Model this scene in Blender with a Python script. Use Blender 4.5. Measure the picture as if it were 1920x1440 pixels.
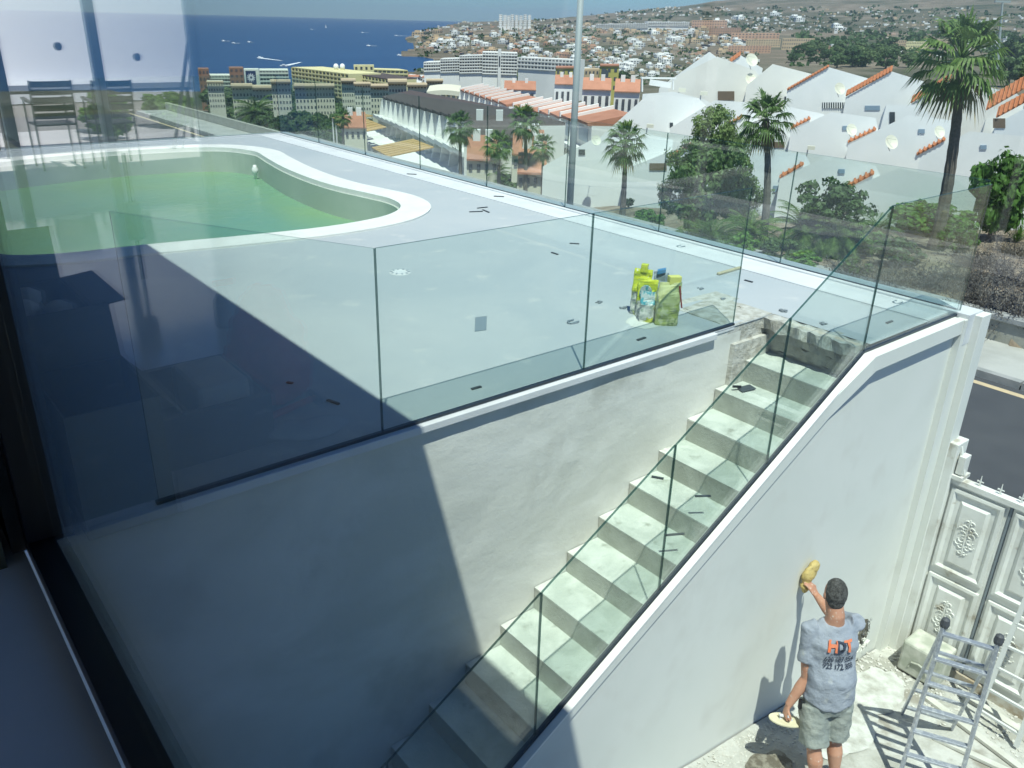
import bpy, math, random
from mathutils import Vector, Matrix, noise
for o in list(bpy.data.objects): bpy.data.objects.remove(o)
rnd = random.Random(7)
SC = bpy.context.scene
COL = SC.collection

# ------------------------------------------------------------------ camera, sky, sun, exposure
F = 1550.0; CX, CY = 960.0, 720.0; EYE = 2.3
def cdir(x, y): return Vector((x-CX, -(y-CY), -F)).normalized()
_Z = -cdir(866, 4250); _A = cdir(3030, 94); _A = (_A-_Z*_A.dot(_Z)).normalized(); _B = _Z.cross(_A)
ROT = Matrix((_A, _B, _Z))                       # camera space -> world
cam_d = bpy.data.cameras.new('camera'); cam = bpy.data.objects.new('camera', cam_d); COL.objects.link(cam)
cam.matrix_world = Matrix.Translation((0, 0, EYE)) @ ROT.to_4x4()
cam_d.sensor_width = 36; cam_d.lens = 36*F/1920; cam_d.clip_start = .02; cam_d.clip_end = 60000
SC.camera = cam
SUN = Vector((.25, .382, -1.0)).normalized()     # direction the light travels
W = bpy.data.worlds.new('World'); SC.world = W; W.use_nodes = True
nt = W.node_tree; sky = nt.nodes.new('ShaderNodeTexSky'); sky.sky_type = 'NISHITA'; sky.sun_disc = False
sky.sun_elevation = math.asin(-SUN.z); sky.sun_rotation = math.atan2(-SUN.x, -SUN.y)
sky.air_density = 1.0; sky.dust_density = .2; sky.ozone_density = 2.2; sky.altitude = 100
bg = nt.nodes['Background']; tint = nt.nodes.new('ShaderNodeMix'); tint.data_type = 'RGBA'; tint.blend_type = 'MULTIPLY'; tint.inputs[0].default_value = 1; tint.inputs[7].default_value = (.42, .70, 1.08, 1)
nt.links.new(sky.outputs[0], tint.inputs[6]); nt.links.new(tint.outputs[2], bg.inputs[0]); bg.inputs[1].default_value = .076
sd = bpy.data.lights.new('sun', 'SUN'); sd.energy = 4.6; sd.angle = math.radians(.55); sd.color = (1, .955, .89)
so = bpy.data.objects.new('sun', sd); COL.objects.link(so); so.rotation_euler = SUN.to_track_quat('-Z', 'Y').to_euler(); so.location = (-5, -8, 20)
SC.view_settings.view_transform = 'Standard'; SC.view_settings.look = 'None'; SC.view_settings.gamma = 1
SC.view_settings.use_curve_mapping = False; SC.view_settings.exposure = .56
SC.render.engine = 'CYCLES'; SC.cycles.transparent_max_bounces = 24; SC.cycles.max_bounces = 10
SC.cycles.glossy_bounces = 6; SC.cycles.diffuse_bounces = 4; SC.cycles.caustics_reflective = False; SC.cycles.caustics_refractive = False

# ------------------------------------------------------------------ pixel <-> world (layout arithmetic only)
def ray(x, y): return ROT @ Vector((x-CX, -(y-CY), -F))
def onz(x, y, z=0.):
    r = ray(x, y); t = (z-EYE)/r.z; return Vector((r.x*t, r.y*t, z))
def onx(x, y, X):
    r = ray(x, y); t = X/r.x; return Vector((X, r.y*t, EYE+r.z*t))
def ony(x, y, Y):
    r = ray(x, y); t = Y/r.y; return Vector((r.x*t, Y, EYE+r.z*t))
def atd(x, y, D):
    r = ray(x, y); t = D/math.hypot(r.x, r.y); return Vector((r.x*t, r.y*t, EYE+r.z*t))
def proj(P):
    q = ROT.transposed() @ (Vector(P)-Vector((0, 0, EYE))); return CX+F*q.x/-q.z, CY-F*q.y/-q.z

# ------------------------------------------------------------------ mesh helper
class MB:
    def __init__(s): s.v = []; s.f = []; s.m = []
    def quad(s, a, b, c, d, m=0):
        n = len(s.v); s.v += [tuple(a), tuple(b), tuple(c), tuple(d)]; s.f.append((n, n+1, n+2, n+3)); s.m.append(m); return s
    def tri(s, a, b, c, m=0):
        n = len(s.v); s.v += [tuple(a), tuple(b), tuple(c)]; s.f.append((n, n+1, n+2)); s.m.append(m); return s
    def hexa(s, p, m=0, mm=None):   # 8 points: bottom ccw then top ccw ; mm = six materials bottom,top,sides
        n = len(s.v); s.v += [tuple(q) for q in p]
        fs = [(3, 2, 1, 0), (4, 5, 6, 7), (0, 1, 5, 4), (1, 2, 6, 5), (2, 3, 7, 6), (3, 0, 4, 7)]
        for k, f in enumerate(fs): s.f.append(tuple(n+i for i in f)); s.m.append(mm[k] if mm else m)
        return s
    def box(s, x0, y0, z0, x1, y1, z1, m=0, mm=None):
        return s.hexa([(x0, y0, z0), (x1, y0, z0), (x1, y1, z0), (x0, y1, z0), (x0, y0, z1), (x1, y0, z1), (x1, y1, z1), (x0, y1, z1)], m, mm)
    def obox(s, c, ax, ay, az, m=0, mm=None):       # centre and three half vectors
        c, ax, ay, az = Vector(c), Vector(ax), Vector(ay), Vector(az)
        return s.hexa([c-ax-ay-az, c+ax-ay-az, c+ax+ay-az, c-ax+ay-az, c-ax-ay+az, c+ax-ay+az, c+ax+ay+az, c-ax+ay+az], m, mm)
    def bar(s, a, b, w, h=None, m=0, up=(0, 0, 1)):
        a, b = Vector(a), Vector(b); d = b-a; h = h or w; u = Vector(up)
        if abs(d.normalized().dot(u)) > .98: u = Vector((1, 0, 0))
        sx = d.cross(u).normalized(); sy = sx.cross(d).normalized()
        return s.obox((a+b)/2, d/2, sx*w/2, sy*h/2, m)
    def tube(s, pts, r, n=8, m=0, cap=True):
        pts = [Vector(p) for p in pts]; rr = r if isinstance(r, (list, tuple)) else [r]*len(pts); base = len(s.v)
        for i, p in enumerate(pts):
            d = (pts[min(i+1, len(pts)-1)]-pts[max(i-1, 0)]).normalized()
            u = Vector((0, 0, 1)) if abs(d.z) < .9 else Vector((1, 0, 0))
            a = d.cross(u).normalized(); b = d.cross(a).normalized()
            for k in range(n):
                t = 2*math.pi*k/n; s.v.append(tuple(p+(a*math.cos(t)+b*math.sin(t))*rr[i]))
        for i in range(len(pts)-1):
            for k in range(n):
                s.f.append((base+i*n+k, base+i*n+(k+1) % n, base+(i+1)*n+(k+1) % n, base+(i+1)*n+k)); s.m.append(m)
        if cap:
            s.f.append(tuple(base+k for k in reversed(range(n)))); s.m.append(m)
            s.f.append(tuple(base+(len(pts)-1)*n+k for k in range(n))); s.m.append(m)
        return s
    def prism(s, poly, ex, m=0, m2=None):            # poly: 3-D points of a planar polygon, ex: extrusion vector
        n = len(s.v); k = len(poly); ex = Vector(ex)
        s.v += [tuple(p) for p in poly]+[tuple(Vector(p)+ex) for p in poly]
        s.f.append(tuple(range(n, n+k))[::-1]); s.m.append(m); s.f.append(tuple(range(n+k, n+2*k))); s.m.append(m)
        for i in range(k):
            s.f.append((n+i, n+(i+1) % k, n+k+(i+1) % k, n+k+i)); s.m.append(m if m2 is None else m2)
        return s
    def lathe(s, c, prof, n=16, m=0):
        c = Vector(c); base = len(s.v)
        for r, z in prof:
            for k in range(n):
                t = 2*math.pi*k/n; s.v.append((c.x+r*math.cos(t), c.y+r*math.sin(t), c.z+z))
        for i in range(len(prof)-1):
            for k in range(n):
                s.f.append((base+i*n+k, base+i*n+(k+1) % n, base+(i+1)*n+(k+1) % n, base+(i+1)*n+k)); s.m.append(m)
        s.f.append(tuple(base+k for k in reversed(range(n)))); s.m.append(m)
        s.f.append(tuple(base+(len(prof)-1)*n+k for k in range(n))); s.m.append(m)
        return s
    def mesh(s, name, mats, smooth=False):
        me = bpy.data.meshes.new(name); me.from_pydata(s.v, [], s.f)
        for m in (mats if isinstance(mats, (list, tuple)) else [mats]): me.materials.append(m)
        me.polygons.foreach_set('material_index', s.m)
        if smooth: me.polygons.foreach_set('use_smooth', [True]*len(s.f))
        me.update(); return me
    def build(s, name, mats, parent=None, smooth=False, world=True, bevel=0, fix=False):
        me = s.mesh(name, mats, smooth)
        if fix:
            import bmesh
            b = bmesh.new(); b.from_mesh(me); bmesh.ops.recalc_face_normals(b, faces=b.faces); b.to_mesh(me); b.free()
        o = bpy.data.objects.new(name, me); COL.objects.link(o)
        if parent is not None:
            o.parent = parent
            if world: o.matrix_parent_inverse = parent_world(parent).inverted()
        if bevel:
            md = o.modifiers.new('bevel', 'BEVEL'); md.width = bevel; md.segments = 2; md.limit_method = 'ANGLE'; md.harden_normals = False
        return o
def parent_world(p):
    m = Matrix.LocRotScale(p.location, p.rotation_euler, p.scale)
    if p.parent: m = parent_world(p.parent) @ p.matrix_parent_inverse @ m
    return m
def tag(o, label=None, cat=None, group=None, kind=None):
    if label: o['label'] = label
    if cat: o['category'] = cat
    if group: o['group'] = group
    if kind: o['kind'] = kind
    return o
def thing(name, label, cat, loc=(0, 0, 0), rz=0, group=None):
    o = bpy.data.objects.new(name, None); COL.objects.link(o); o.location = loc; o.rotation_euler = (0, 0, rz)
    o.empty_display_size = .2; return tag(o, label, cat, group)
def struct(o): o['kind'] = 'structure'; return o
def copy_tree(o, parent=None, kids=None):
    c = o.copy(); COL.objects.link(c)
    if parent is not None: c.parent = parent
    for ch in (kids if kids is not None else list(o.children)): copy_tree(ch, c)
    return c

# ------------------------------------------------------------------ materials
def ramp(nt, fac, stops):
    r = nt.nodes.new('ShaderNodeValToRGB'); e = r.color_ramp.elements
    while len(e) < len(stops): e.new(.5)
    for i, (p, c) in enumerate(stops): e[i].position = p; e[i].color = (*c, 1) if len(c) == 3 else c
    nt.links.new(fac, r.inputs[0]); return r.outputs[0]
def nz(nt, scale, detail=4, rough=.6, dist=0, stretch=None, coord='Object'):
    tc = nt.nodes.new('ShaderNodeTexCoord'); n = nt.nodes.new('ShaderNodeTexNoise')
    n.inputs['Scale'].default_value = scale; n.inputs['Detail'].default_value = detail; n.inputs['Roughness'].default_value = rough; n.inputs['Distortion'].default_value = dist
    if stretch:
        mp = nt.nodes.new('ShaderNodeMapping'); mp.inputs['Scale'].default_value = stretch; nt.links.new(tc.outputs[coord], mp.inputs[0]); nt.links.new(mp.outputs[0], n.inputs[0])
    else: nt.links.new(tc.outputs[coord], n.inputs[0])
    return n.outputs[0]
def mixc(nt, fac, a, b, mode='MIX'):
    m = nt.nodes.new('ShaderNodeMix'); m.data_type = 'RGBA'; m.blend_type = mode
    for s, v in ((0, fac), (6, a), (7, b)):
        if hasattr(v, 'is_linked') or hasattr(v, 'links'): nt.links.new(v, m.inputs[s])
        else: m.inputs[s].default_value = v if s == 0 else (*v, 1) if len(v) == 3 else v
    return m.outputs[2]
def mat(name, col, rough=.6, col2=None, scale=3, detail=5, lo=.35, hi=.65, bump=0, bscale=40, metal=0, spec=.5, col3=None, s3=20, lo3=.6, hi3=.7, rnd_amt=0, dist=0, stretch=None):
    m = bpy.data.materials.new(name); m.use_nodes = True; nt = m.node_tree; b = nt.nodes['Principled BSDF']
    b.inputs['Roughness'].default_value = rough; b.inputs['Metallic'].default_value = metal; b.inputs['Specular IOR Level'].default_value = spec
    c = None
    if col2: c = ramp(nt, nz(nt, scale, detail, .6, dist, stretch), [(lo, col), (hi, col2)])
    if col3:
        f = ramp(nt, nz(nt, s3, 4), [(lo3, (0, 0, 0)), (hi3, (1, 1, 1))]); c = mixc(nt, f, c if c else col, col3)
    if rnd_amt:
        oi = nt.nodes.new('ShaderNodeObjectInfo'); rr = ramp(nt, oi.outputs['Random'], [(0, (1-rnd_amt,)*3), (1, (1+rnd_amt*.3,)*3)])
        c = mixc(nt, 1.0, c if c else col, rr, 'MULTIPLY')
    if c: nt.links.new(c, b.inputs['Base Color'])
    else: b.inputs['Base Color'].default_value = (*col, 1)
    if bump:
        bp = nt.nodes.new('ShaderNodeBump'); bp.inputs['Strength'].default_value = bump; bp.inputs['Distance'].default_value = .02
        nt.links.new(nz(nt, bscale, 6, .65), bp.inputs['Height']); nt.links.new(bp.outputs[0], b.inputs['Normal'])
    return m
def glassmat(name, tint, f0=.04, rough=0.0, smear=0.0):
    m = bpy.data.materials.new(name); m.use_nodes = True; nt = m.node_tree; nt.nodes.clear()
    out = nt.nodes.new('ShaderNodeOutputMaterial'); mx = nt.nodes.new('ShaderNodeMixShader')
    tr = nt.nodes.new('ShaderNodeBsdfTransparent'); gl = nt.nodes.new('ShaderNodeBsdfGlossy')
    tr.inputs[0].default_value = (*tint, 1); gl.inputs['Roughness'].default_value = rough; gl.inputs[0].default_value = (1, 1, 1, 1)
    g = nt.nodes.new('ShaderNodeNewGeometry'); dt = nt.nodes.new('ShaderNodeVectorMath'); dt.operation = 'DOT_PRODUCT'
    nt.links.new(g.outputs['Normal'], dt.inputs[0]); nt.links.new(g.outputs['Incoming'], dt.inputs[1])
    def mth(op, a, b=None):
        n = nt.nodes.new('ShaderNodeMath'); n.operation = op
        for i, v in enumerate((a, b)):
            if v is None: continue
            if isinstance(v, (int, float)): n.inputs[i].default_value = v
            else: nt.links.new(v, n.inputs[i])
        return n.outputs[0]
    c = mth('ABSOLUTE', dt.outputs['Value']); k = mth('POWER', mth('SUBTRACT', 1.0, c), 5.0)
    f = mth('ADD', mth('MULTIPLY', k, 1-f0), f0)
    nt.links.new(f, mx.inputs[0]); nt.links.new(tr.outputs[0], mx.inputs[1]); nt.links.new(gl.outputs[0], mx.inputs[2])
    last = mx.outputs[0]
    if smear:
        df = nt.nodes.new('ShaderNodeBsdfDiffuse'); df.inputs[0].default_value = (.6, .63, .62, 1)
        mx2 = nt.nodes.new('ShaderNodeMixShader'); fac = ramp(nt, nz(nt, 2.2, 5, .6, .6, (1, 1, 2.2)), [(.45, (0, 0, 0)), (.75, (smear,)*3)])
        nt.links.new(fac, mx2.inputs[0]); nt.links.new(last, mx2.inputs[1]); nt.links.new(df.outputs[0], mx2.inputs[2]); last = mx2.outputs[0]
    nt.links.new(last, out.inputs[0]); return m
G_RAIL = glassmat('balustrade_glass', (.915, .965, .95), smear=.025)
G_WIN = glassmat('window_glass', (.89, .95, .925))
M_EDGE = mat('glass_edge', (.010, .05, .046), .3)
_n = M_EDGE.node_tree; _t = _n.nodes.new('ShaderNodeBsdfTransparent'); _t.inputs[0].default_value = (.45, .62, .58, 1); _m = _n.nodes.new('ShaderNodeMixShader'); _m.inputs[0].default_value = .38
_n.links.new(_n.nodes['Principled BSDF'].outputs[0], _m.inputs[1]); _n.links.new(_t.outputs[0], _m.inputs[2]); _n.links.new(_m.outputs[0], _n.nodes['Material Output'].inputs[0])
M_EDGE2 = mat('glass_edge_pale', (.10, .17, .16), .3)
M_DECK = mat('deck_membrane', (.385, .425, .455), .8, (.435, .465, .485), .55, 9, .36, .64, .12, 90, col3=(.50, .515, .52), s3=3.1, lo3=.60, hi3=.72, dist=.8)
M_CURB = mat('curb_white', (.66, .68, .70), .7, (.58, .60, .62), 2.5, 5, .4, .7, .15, 60)
M_COPE = mat('pool_coping', (.76, .77, .74), .75, (.68, .69, .66), 3, 5, .4, .7, .25, 80)
M_WALL = mat('white_render', (.68, .70, .655), .9, (.72, .73, .69), .8, 7, .36, .62, 0, 9, col3=(.65, .655, .61), s3=2.2, lo3=.54, hi3=.74, dist=.5)
M_NEAR = mat('patchy_plaster', (.57, .58, .53), .95, (.67, .68, .64), 1.1, 9, .40, .60, .22, 16, col3=(.50, .505, .46), s3=1.7, lo3=.55, hi3=.70, dist=.8, stretch=(.6, 1, 1.3))
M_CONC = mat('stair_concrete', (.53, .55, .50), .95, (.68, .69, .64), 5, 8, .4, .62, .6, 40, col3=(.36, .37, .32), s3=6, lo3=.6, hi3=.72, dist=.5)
M_RISE = mat('riser_concrete_shaded', (.40, .40, .35), .95, (.48, .48, .43), 5, 8, .4, .62, .6, 40)  # stair concrete darkened: the shade on the risers is put into the colour
M_MORTAR = mat('rough_mortar', (.56, .56, .52), .97, (.40, .39, .34), 12, 8, .42, .6, 1.0, 30)
M_RAW = mat('raw_concrete', (.36, .35, .30), .97, (.50, .49, .44), 7, 8, .4, .62, 1.0, 30)
M_BLACK = mat('black_frame', (.006, .006, .008), .35)
M_CHAN = mat('channel_gasket', (.018, .028, .04), .45)
M_BEAD = mat('bead_plastic', (.82, .82, .80), .6)
M_HOLE = mat('bead_hole', (.22, .23, .22), .9)
M_SHELL = mat('house_wall_paint', (.62, .63, .64), .8, (.56, .57, .58), 1, 4)
M_FLOORIN = mat('polished_tile', (.50, .52, .55), .10, (.54, .56, .58), 1.5, 4, spec=.6)
M_STRIP = mat('spacer_rubber', (.035, .045, .055), .7)
M_METAL = mat('galvanised', (.42, .44, .46), .45, metal=.6)
M_ALU = mat('aluminium_spattered', (.42, .45, .50), .42, (.62, .64, .66), 25, 6, .5, .6, metal=.55)

# ================================================================== HOUSE SHELL (interior the camera stands in)
XW = .25; ZF = .8
floor_in = struct(MB().box(-6, -3, .6, .19, 7.3, ZF).build('interior_floor', M_FLOORIN))
slab = thing('house', 'white modern house with deep flat roof overhang that shades the pool terrace', 'house', (-3, 2, -4))
MB().box(-6.2, -3.2, 3.5, 1.52, 8.6, 3.8).build('roof', M_SHELL, slab)
MB().box(-6.2, -3.2, -4.2, -6, 7.3, .8).build('wall', M_SHELL, slab)
for y in (-3.2, -.4, 2.4, 5.2): MB().box(-6.18, y, .8, -6.02, y+.12, 3.497).build('column', M_SHELL, slab)  # unseen back side left open between columns to let more skylight in
MB().box(-6, -3.2, -4.2, .19, -3, 3.497).build('wall', M_SHELL, slab)
MB().box(-6, 7.12, .8, -2.05, 7.3, 3.497).build('wall', M_SHELL, slab)
MB().box(.16, 2.525, .8, .30, 7.3, 3.497).build('wall', mat('darkened_wall', (.05, .055, .06), .6), slab)  # wall coloured dark so the pane mirrors no pale strip here
MB().box(.05, -3, -4.2, .21, 7.3, .597).build('wall', M_SHELL, slab)
# window: black jamb, black bottom rail, one large pane
win = thing('sliding_window', 'floor to ceiling window with black frame that the view is seen through', 'window', (XW, 0, ZF))
MB().box(.196, 2.432, .87, .268, 2.52, 3.44).build('jamb', M_BLACK, win, bevel=.004)
MB().box(.196, -3, .8, .268, 2.52, .868).build('bottom_rail', M_BLACK, win, bevel=.004)
MB().box(.196, -3, 3.442, .268, 2.52, 3.497).build('top_rail', M_BLACK, win)
MB().box(.246, -2.99, .87, .254, 2.431, 3.44).build('pane', G_WIN, win)
# end wall opening with sliding frames
endw = thing('patio_door', 'patio door frames reflected at the upper left of the window', 'door', (-1, 7.2, ZF))
for x, w in ((-2.02, .06), (-1.28, .07), (-.62, .07), (.08, .07)):
    MB().box(x-w/2, 7.17, .8, x+w/2, 7.25, 3.42).build('door_frame', M_METAL, endw)
MB().box(-2.05, 7.16, 3.42, .118, 7.26, 3.497).build('door_frame', M_METAL, endw)

# ================================================================== TERRACE
PO = [(1.6, 15.9), (2.6, 16.25), (3.86, 16.45), (5.0, 16.38), (5.75, 16.15), (6.25, 15.7), (6.50, 14.9), (6.36, 14.0), (6.20, 13.0), (6.12, 12.0), (6.14, 11.2), (6.26, 10.5), (6.33, 9.95), (6.22, 9.4), (5.9, 8.95), (5.33, 8.62), (4.42, 8.50), (3.31, 8.62), (2.4, 8.78), (1.5, 8.9), (.85, 9.3), (.6, 10.2), (.55, 12), (.6, 14), (.85, 15.4)]
def smooth_loop(P, n=4):
    out = []; L = len(P)
    for i in range(L):
        p0, p1, p2, p3 = (Vector(P[(i+k) % L]) for k in (-1, 0, 1, 2))
        for j in range(n):
            t = j/n; out.append(.5*((2*p1)+(-p0+p2)*t+(2*p0-5*p1+4*p2-p3)*t*t+(-p0+3*p1-3*p2+p3)*t**3))
    return out
OUT = smooth_loop(PO)
def inset(L, d):
    r = []; n = len(L)
    for i in range(n):
        t = (L[(i+1) % n]-L[i-1]).normalized(); nn = Vector((t.y, -t.x)); r.append(L[i]+nn*d)
    return r
INN = inset(OUT, .40)
XS, XC = 6.17, 7.62      # stairwell end face, outer edge
YN = 3.91; YO = 2.92     # near wall glass line, outer wall glass line
import bmesh
def deck_mesh():
    bm = bmesh.new()
    outer = [Vector(p) for p in ((.2, YN-.02), (XS, YN-.02), (XS, YO+.06), (7.50, YO+.06), (7.50, 17.0), (.2, 17.0))]
    def loop(pts):
        vs = [bm.verts.new((p.x, p.y, 0)) for p in pts]
        return [bm.edges.new((vs[i], vs[(i+1) % len(vs)])) for i in range(len(vs))]
    es = loop(outer)+loop(inset(OUT, .2))
    bmesh.ops.triangle_fill(bm, use_beauty=True, use_dissolve=False, edges=es)
    for f in bm.faces:
        f.normal_update()
        if f.normal.z < 0: f.normal_flip()
    me = bpy.data.meshes.new('deck'); bm.to_mesh(me); bm.free(); me.materials.append(M_DECK); return me
deck = struct(bpy.data.objects.new('terrace_deck', deck_mesh())); COL.objects.link(deck)
pool = thing('swimming_pool', 'freeform swimming pool half full of green water with pale coping', 'pool', (4, 12, 0))
cp = MB(); n = len(OUT)
for i in range(n):
    j = (i+1) % n; a, b, c, d = OUT[i], OUT[j], INN[j], INN[i]
    for (p, q, r, s, z0, z1) in ((a, b, c, d, .022, .022),): cp.quad((p.x, p.y, z0), (s.x, s.y, z0), (r.x, r.y, z0), (q.x, q.y, z0))
    cp.quad((a.x, a.y, .022), (b.x, b.y, .022), (b.x, b.y, 0), (a.x, a.y, 0)); cp.quad((d.x, d.y, .022), (d.x, d.y, -.05), (c.x, c.y, -.05), (c.x, c.y, .022))
cp.build('coping', M_COPE, pool)
M_PWALL = mat('pool_wall_tile', (.46, .52, .46), .5, (.40, .47, .41), 2, 5)
M_WATER = mat('green_water', (.22, .37, .16), .07, (.15, .34, .23), .30, 3, .30, .70, .5, 5, spec=.4)
pw = MB()
for i in range(n):
    j = (i+1) % n; c, d = inset(OUT, .43)[j], inset(OUT, .43)[i]; pw.quad((d.x, d.y, -.05), (c.x, c.y, -.05), (c.x, c.y, -1.2), (d.x, d.y, -1.2))
    pw.quad((d.x, d.y, -.05), (INN[i].x, INN[i].y, -.05), (INN[j].x, INN[j].y, -.05), (c.x, c.y, -.05))
pw.build('pool_wall', M_PWALL, pool)
me = bpy.data.meshes.new('water'); bm = bmesh.new(); I2 = inset(OUT, .42)
bm.faces.new([bm.verts.new((p.x, p.y, -.42)) for p in I2[::-1]]); bmesh.ops.triangulate(bm, faces=bm.faces)
for f in bm.faces:
    f.normal_update()
    if f.normal.z < 0: f.normal_flip()
bm.to_mesh(me); bm.free(); me.materials.append(M_WATER)
wo = bpy.data.objects.new('water', me); COL.objects.link(wo); wo.parent = pool; wo.matrix_parent_inverse = parent_world(pool).inverted()
M_NOZ = mat('nozzle_plastic', (.75, .77, .75), .4)
for k, (x, y) in enumerate(((478, 318), (594, 358))):
    p = onz(x, y, -.25)
    t = thing('pool_fitting', 'white return fitting on the %s of the pool wall above the green water' % ('far left stretch' if k == 0 else 'near right bend'), 'pool fitting', (p.x, p.y, -.42), 0, 'white pool fittings')
    MB().lathe((p.x, p.y, -.44), [(.02, 0), (.025, .10), (.055, .14), (.06, .20), (.035, .24), (.03, .27)], 12).build('spout', M_NOZ, t, smooth=True)
# kerb along the far glass
cb = thing('terrace_kerb', 'low white kerb carrying the long glass balustrade of the terrace', 'kerb', (7.6, 10, 0))
MB().box(7.12, YO+.065, -.2, 7.50, 17.0, .012).build('inner_band', M_CURB, cb)
MB().box(7.50, YO-.12, -.25, 7.76, 17.2, .03).build('kerb_top', M_CURB, cb)
MB().box(.2, 17.0, -.25, 7.50, 17.2, .03).build('kerb_top', M_CURB, cb)
MB().box(7.50, 3.05, -4.2, 7.70, 17.15, -.25).build('wall', M_WALL, cb)
MB().box(.2, 17.0, -8, 7.50, 17.15, -.25).build('wall', M_WALL, cb)

# ------------------------------------------------------------------ balustrades
def panel(par, a, b, h0=0., h=1.14, zb0=0., zb1=None, t=.014, edge=M_EDGE, nrm=None, gap=.004, name='glass_panel'):
    """one sheet from a to b (2-D), bottom heights zb0/zb1"""
    zb1 = zb0 if zb1 is None else zb1
    a, b = Vector(a), Vector(b); d = (b-a).normalized(); nn = Vector((-d.y, d.x))*t/2; a2 = a+d*gap; b2 = b-d*gap
    P = [(a2.x-nn.x, a2.y-nn.y, zb0), (b2.x-nn.x, b2.y-nn.y, zb1), (b2.x+nn.x, b2.y+nn.y, zb1), (a2.x+nn.x, a2.y+nn.y, zb0)]
    P += [(x, y, z+h) for x, y, z in P]
    return MB().hexa(P, 0, [1, 1, 0, 1, 0, 1]).build(name, [G_RAIL, edge], par)
def channel(par, a, b, za=0., zb=None, w=.03, h=.022):
    zb = za if zb is None else zb
    return MB().bar((a[0], a[1], za+h/2), (b[0], b[1], zb+h/2), w, h).build('base_channel', M_CHAN, par)
# front balustrade (pool side of the stair) : Y = YN
fb = thing('glass_balustrade', 'frameless glass balustrade above the patchy stair wall in front of the deck', 'balustrade', (3, YN, 0))
fx = [2.225, 3.888, 5.62]
for i in range(2): panel(fb, (fx[i], YN), (fx[i+1], YN), zb0=.004)
MB().hexa([(.915, YN-.007, .004), (2.221, YN-.007, .004), (2.221, YN+.007, .004), (.915, YN+.007, .004), (.915, YN-.007, 1.494), (2.221, YN-.007, 1.144), (2.221, YN+.007, 1.144), (.915, YN+.007, 1.494)], 0, [1, 1, 0, 1, 0, 1]).build('glass_panel', [G_RAIL, M_EDGE], fb)
channel(fb, (.9, YN), (5.62, YN))
# return panel between the near corner and the pool terrace (top edge runs up left)
# outer balustrade : short level part and the stair part
ob = thing('glass_balustrade', 'glass balustrade following the stair down along the outer white wall', 'balustrade', (6, YO, 0))
panel(ob, (5.945, YO), (7.575, YO), zb0=.004)
SL = .584
ox = [5.945, 4.845, 3.765, 2.675, 1.6, .5]
zo = lambda x: .004+(x-5.945)*SL
for i in range(5): panel(ob, (ox[i], YO), (ox[i+1], YO), t=.016, zb0=zo(ox[i]), zb1=zo(ox[i+1]))
channel(ob, (5.945, YO), (7.575, YO), -.004); channel(ob, (5.945, YO), (.3, YO), -.006, zo(.3)-.01)
# far balustrade
fa = thing('glass_balustrade', 'long glass balustrade on the far kerb with the town beyond', 'balustrade', (7.6, 10, 0))
fy = [2.94, 4.80, 6.50, 8.17, 9.90, 11.70, 13.5, 15.3, 17.05]
for i in range(8): panel(fa, (7.575, fy[i]), (7.575, fy[i+1]), zb0=.034)
channel(fa, (7.575, 2.95), (7.575, 17.05), .012)
ea = thing('glass_balustrade', 'glass balustrade closing the terrace behind the pool', 'balustrade', (4, 17.1, 0))
gx = [7.56, 5.9, 4.2, 2.5, .8]
for i in range(4): panel(ea, (gx[i], 17.08), (gx[i+1], 17.08), zb0=.034)
channel(ea, (7.56, 17.08), (.8, 17.08), .012)

# ================================================================== STAIRWELL
RUN, RIS, X0, Z0 = .3288, .195, 5.79, -.335
stair = thing('staircase', 'raw concrete staircase dropping between the plastered walls under glass', 'staircase', (4, 3.4, -2))
nst = 14
for k in range(nst):
    xr = X0-RUN*k; z = Z0-RIS*k; xb = xr+RUN+(.06 if k else .12)
    jr = rnd.uniform(-.006, .006)
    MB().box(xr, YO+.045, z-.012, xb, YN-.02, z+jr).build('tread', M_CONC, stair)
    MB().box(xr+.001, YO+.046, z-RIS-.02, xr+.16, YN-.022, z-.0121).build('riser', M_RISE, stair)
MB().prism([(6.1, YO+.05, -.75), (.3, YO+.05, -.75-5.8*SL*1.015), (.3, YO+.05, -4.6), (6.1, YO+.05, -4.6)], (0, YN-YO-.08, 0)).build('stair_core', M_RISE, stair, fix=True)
# near wall under the front balustrade
nw = thing('stair_wall', 'patchy plastered wall of the stairwell below the front glass', 'wall', (3, YN, -2))
def grid_wall(x0, x1, zt, zb, y, nx, nzz, amp, seed, sgn=-1, topf=None):
    m = MB(); P = []
    for i in range(nx+1):
        x = x0+(x1-x0)*i/nx; row = []
        t = topf(x) if topf else zt
        for j in range(nzz+1):
            z = t+(zb-t)*j/nzz; d = noise.noise(Vector((x*1.3, z*1.3, seed)))*amp+noise.noise(Vector((x*5, z*5, seed+3)))*amp*.35
            row.append((x, y+sgn*abs(d), z))
        P.append(row)
    for i in range(nx):
        for j in range(nzz): m.quad(P[i][j], P[i][j+1], P[i+1][j+1], P[i+1][j])
    return m
grid_wall(.21, 5.72, -.06, -4.3, YN-.012, 90, 60, .012, 1).build('plaster_face', M_NEAR, nw, smooth=True)
MB().box(.21, YN-.01, -4.4, 5.72, YN+.14, -.011).build('wall_core', M_NEAR, nw)
MB().box(.21, YN-.055, -.052, 5.35, YN-.017, .002).build('cap_edge', M_CURB, nw, bevel=.006)
MB().box(.21, YN-.0165, -.03, 5.62, YN+.05, .0035).build('cap_top', M_CURB, nw)
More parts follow.
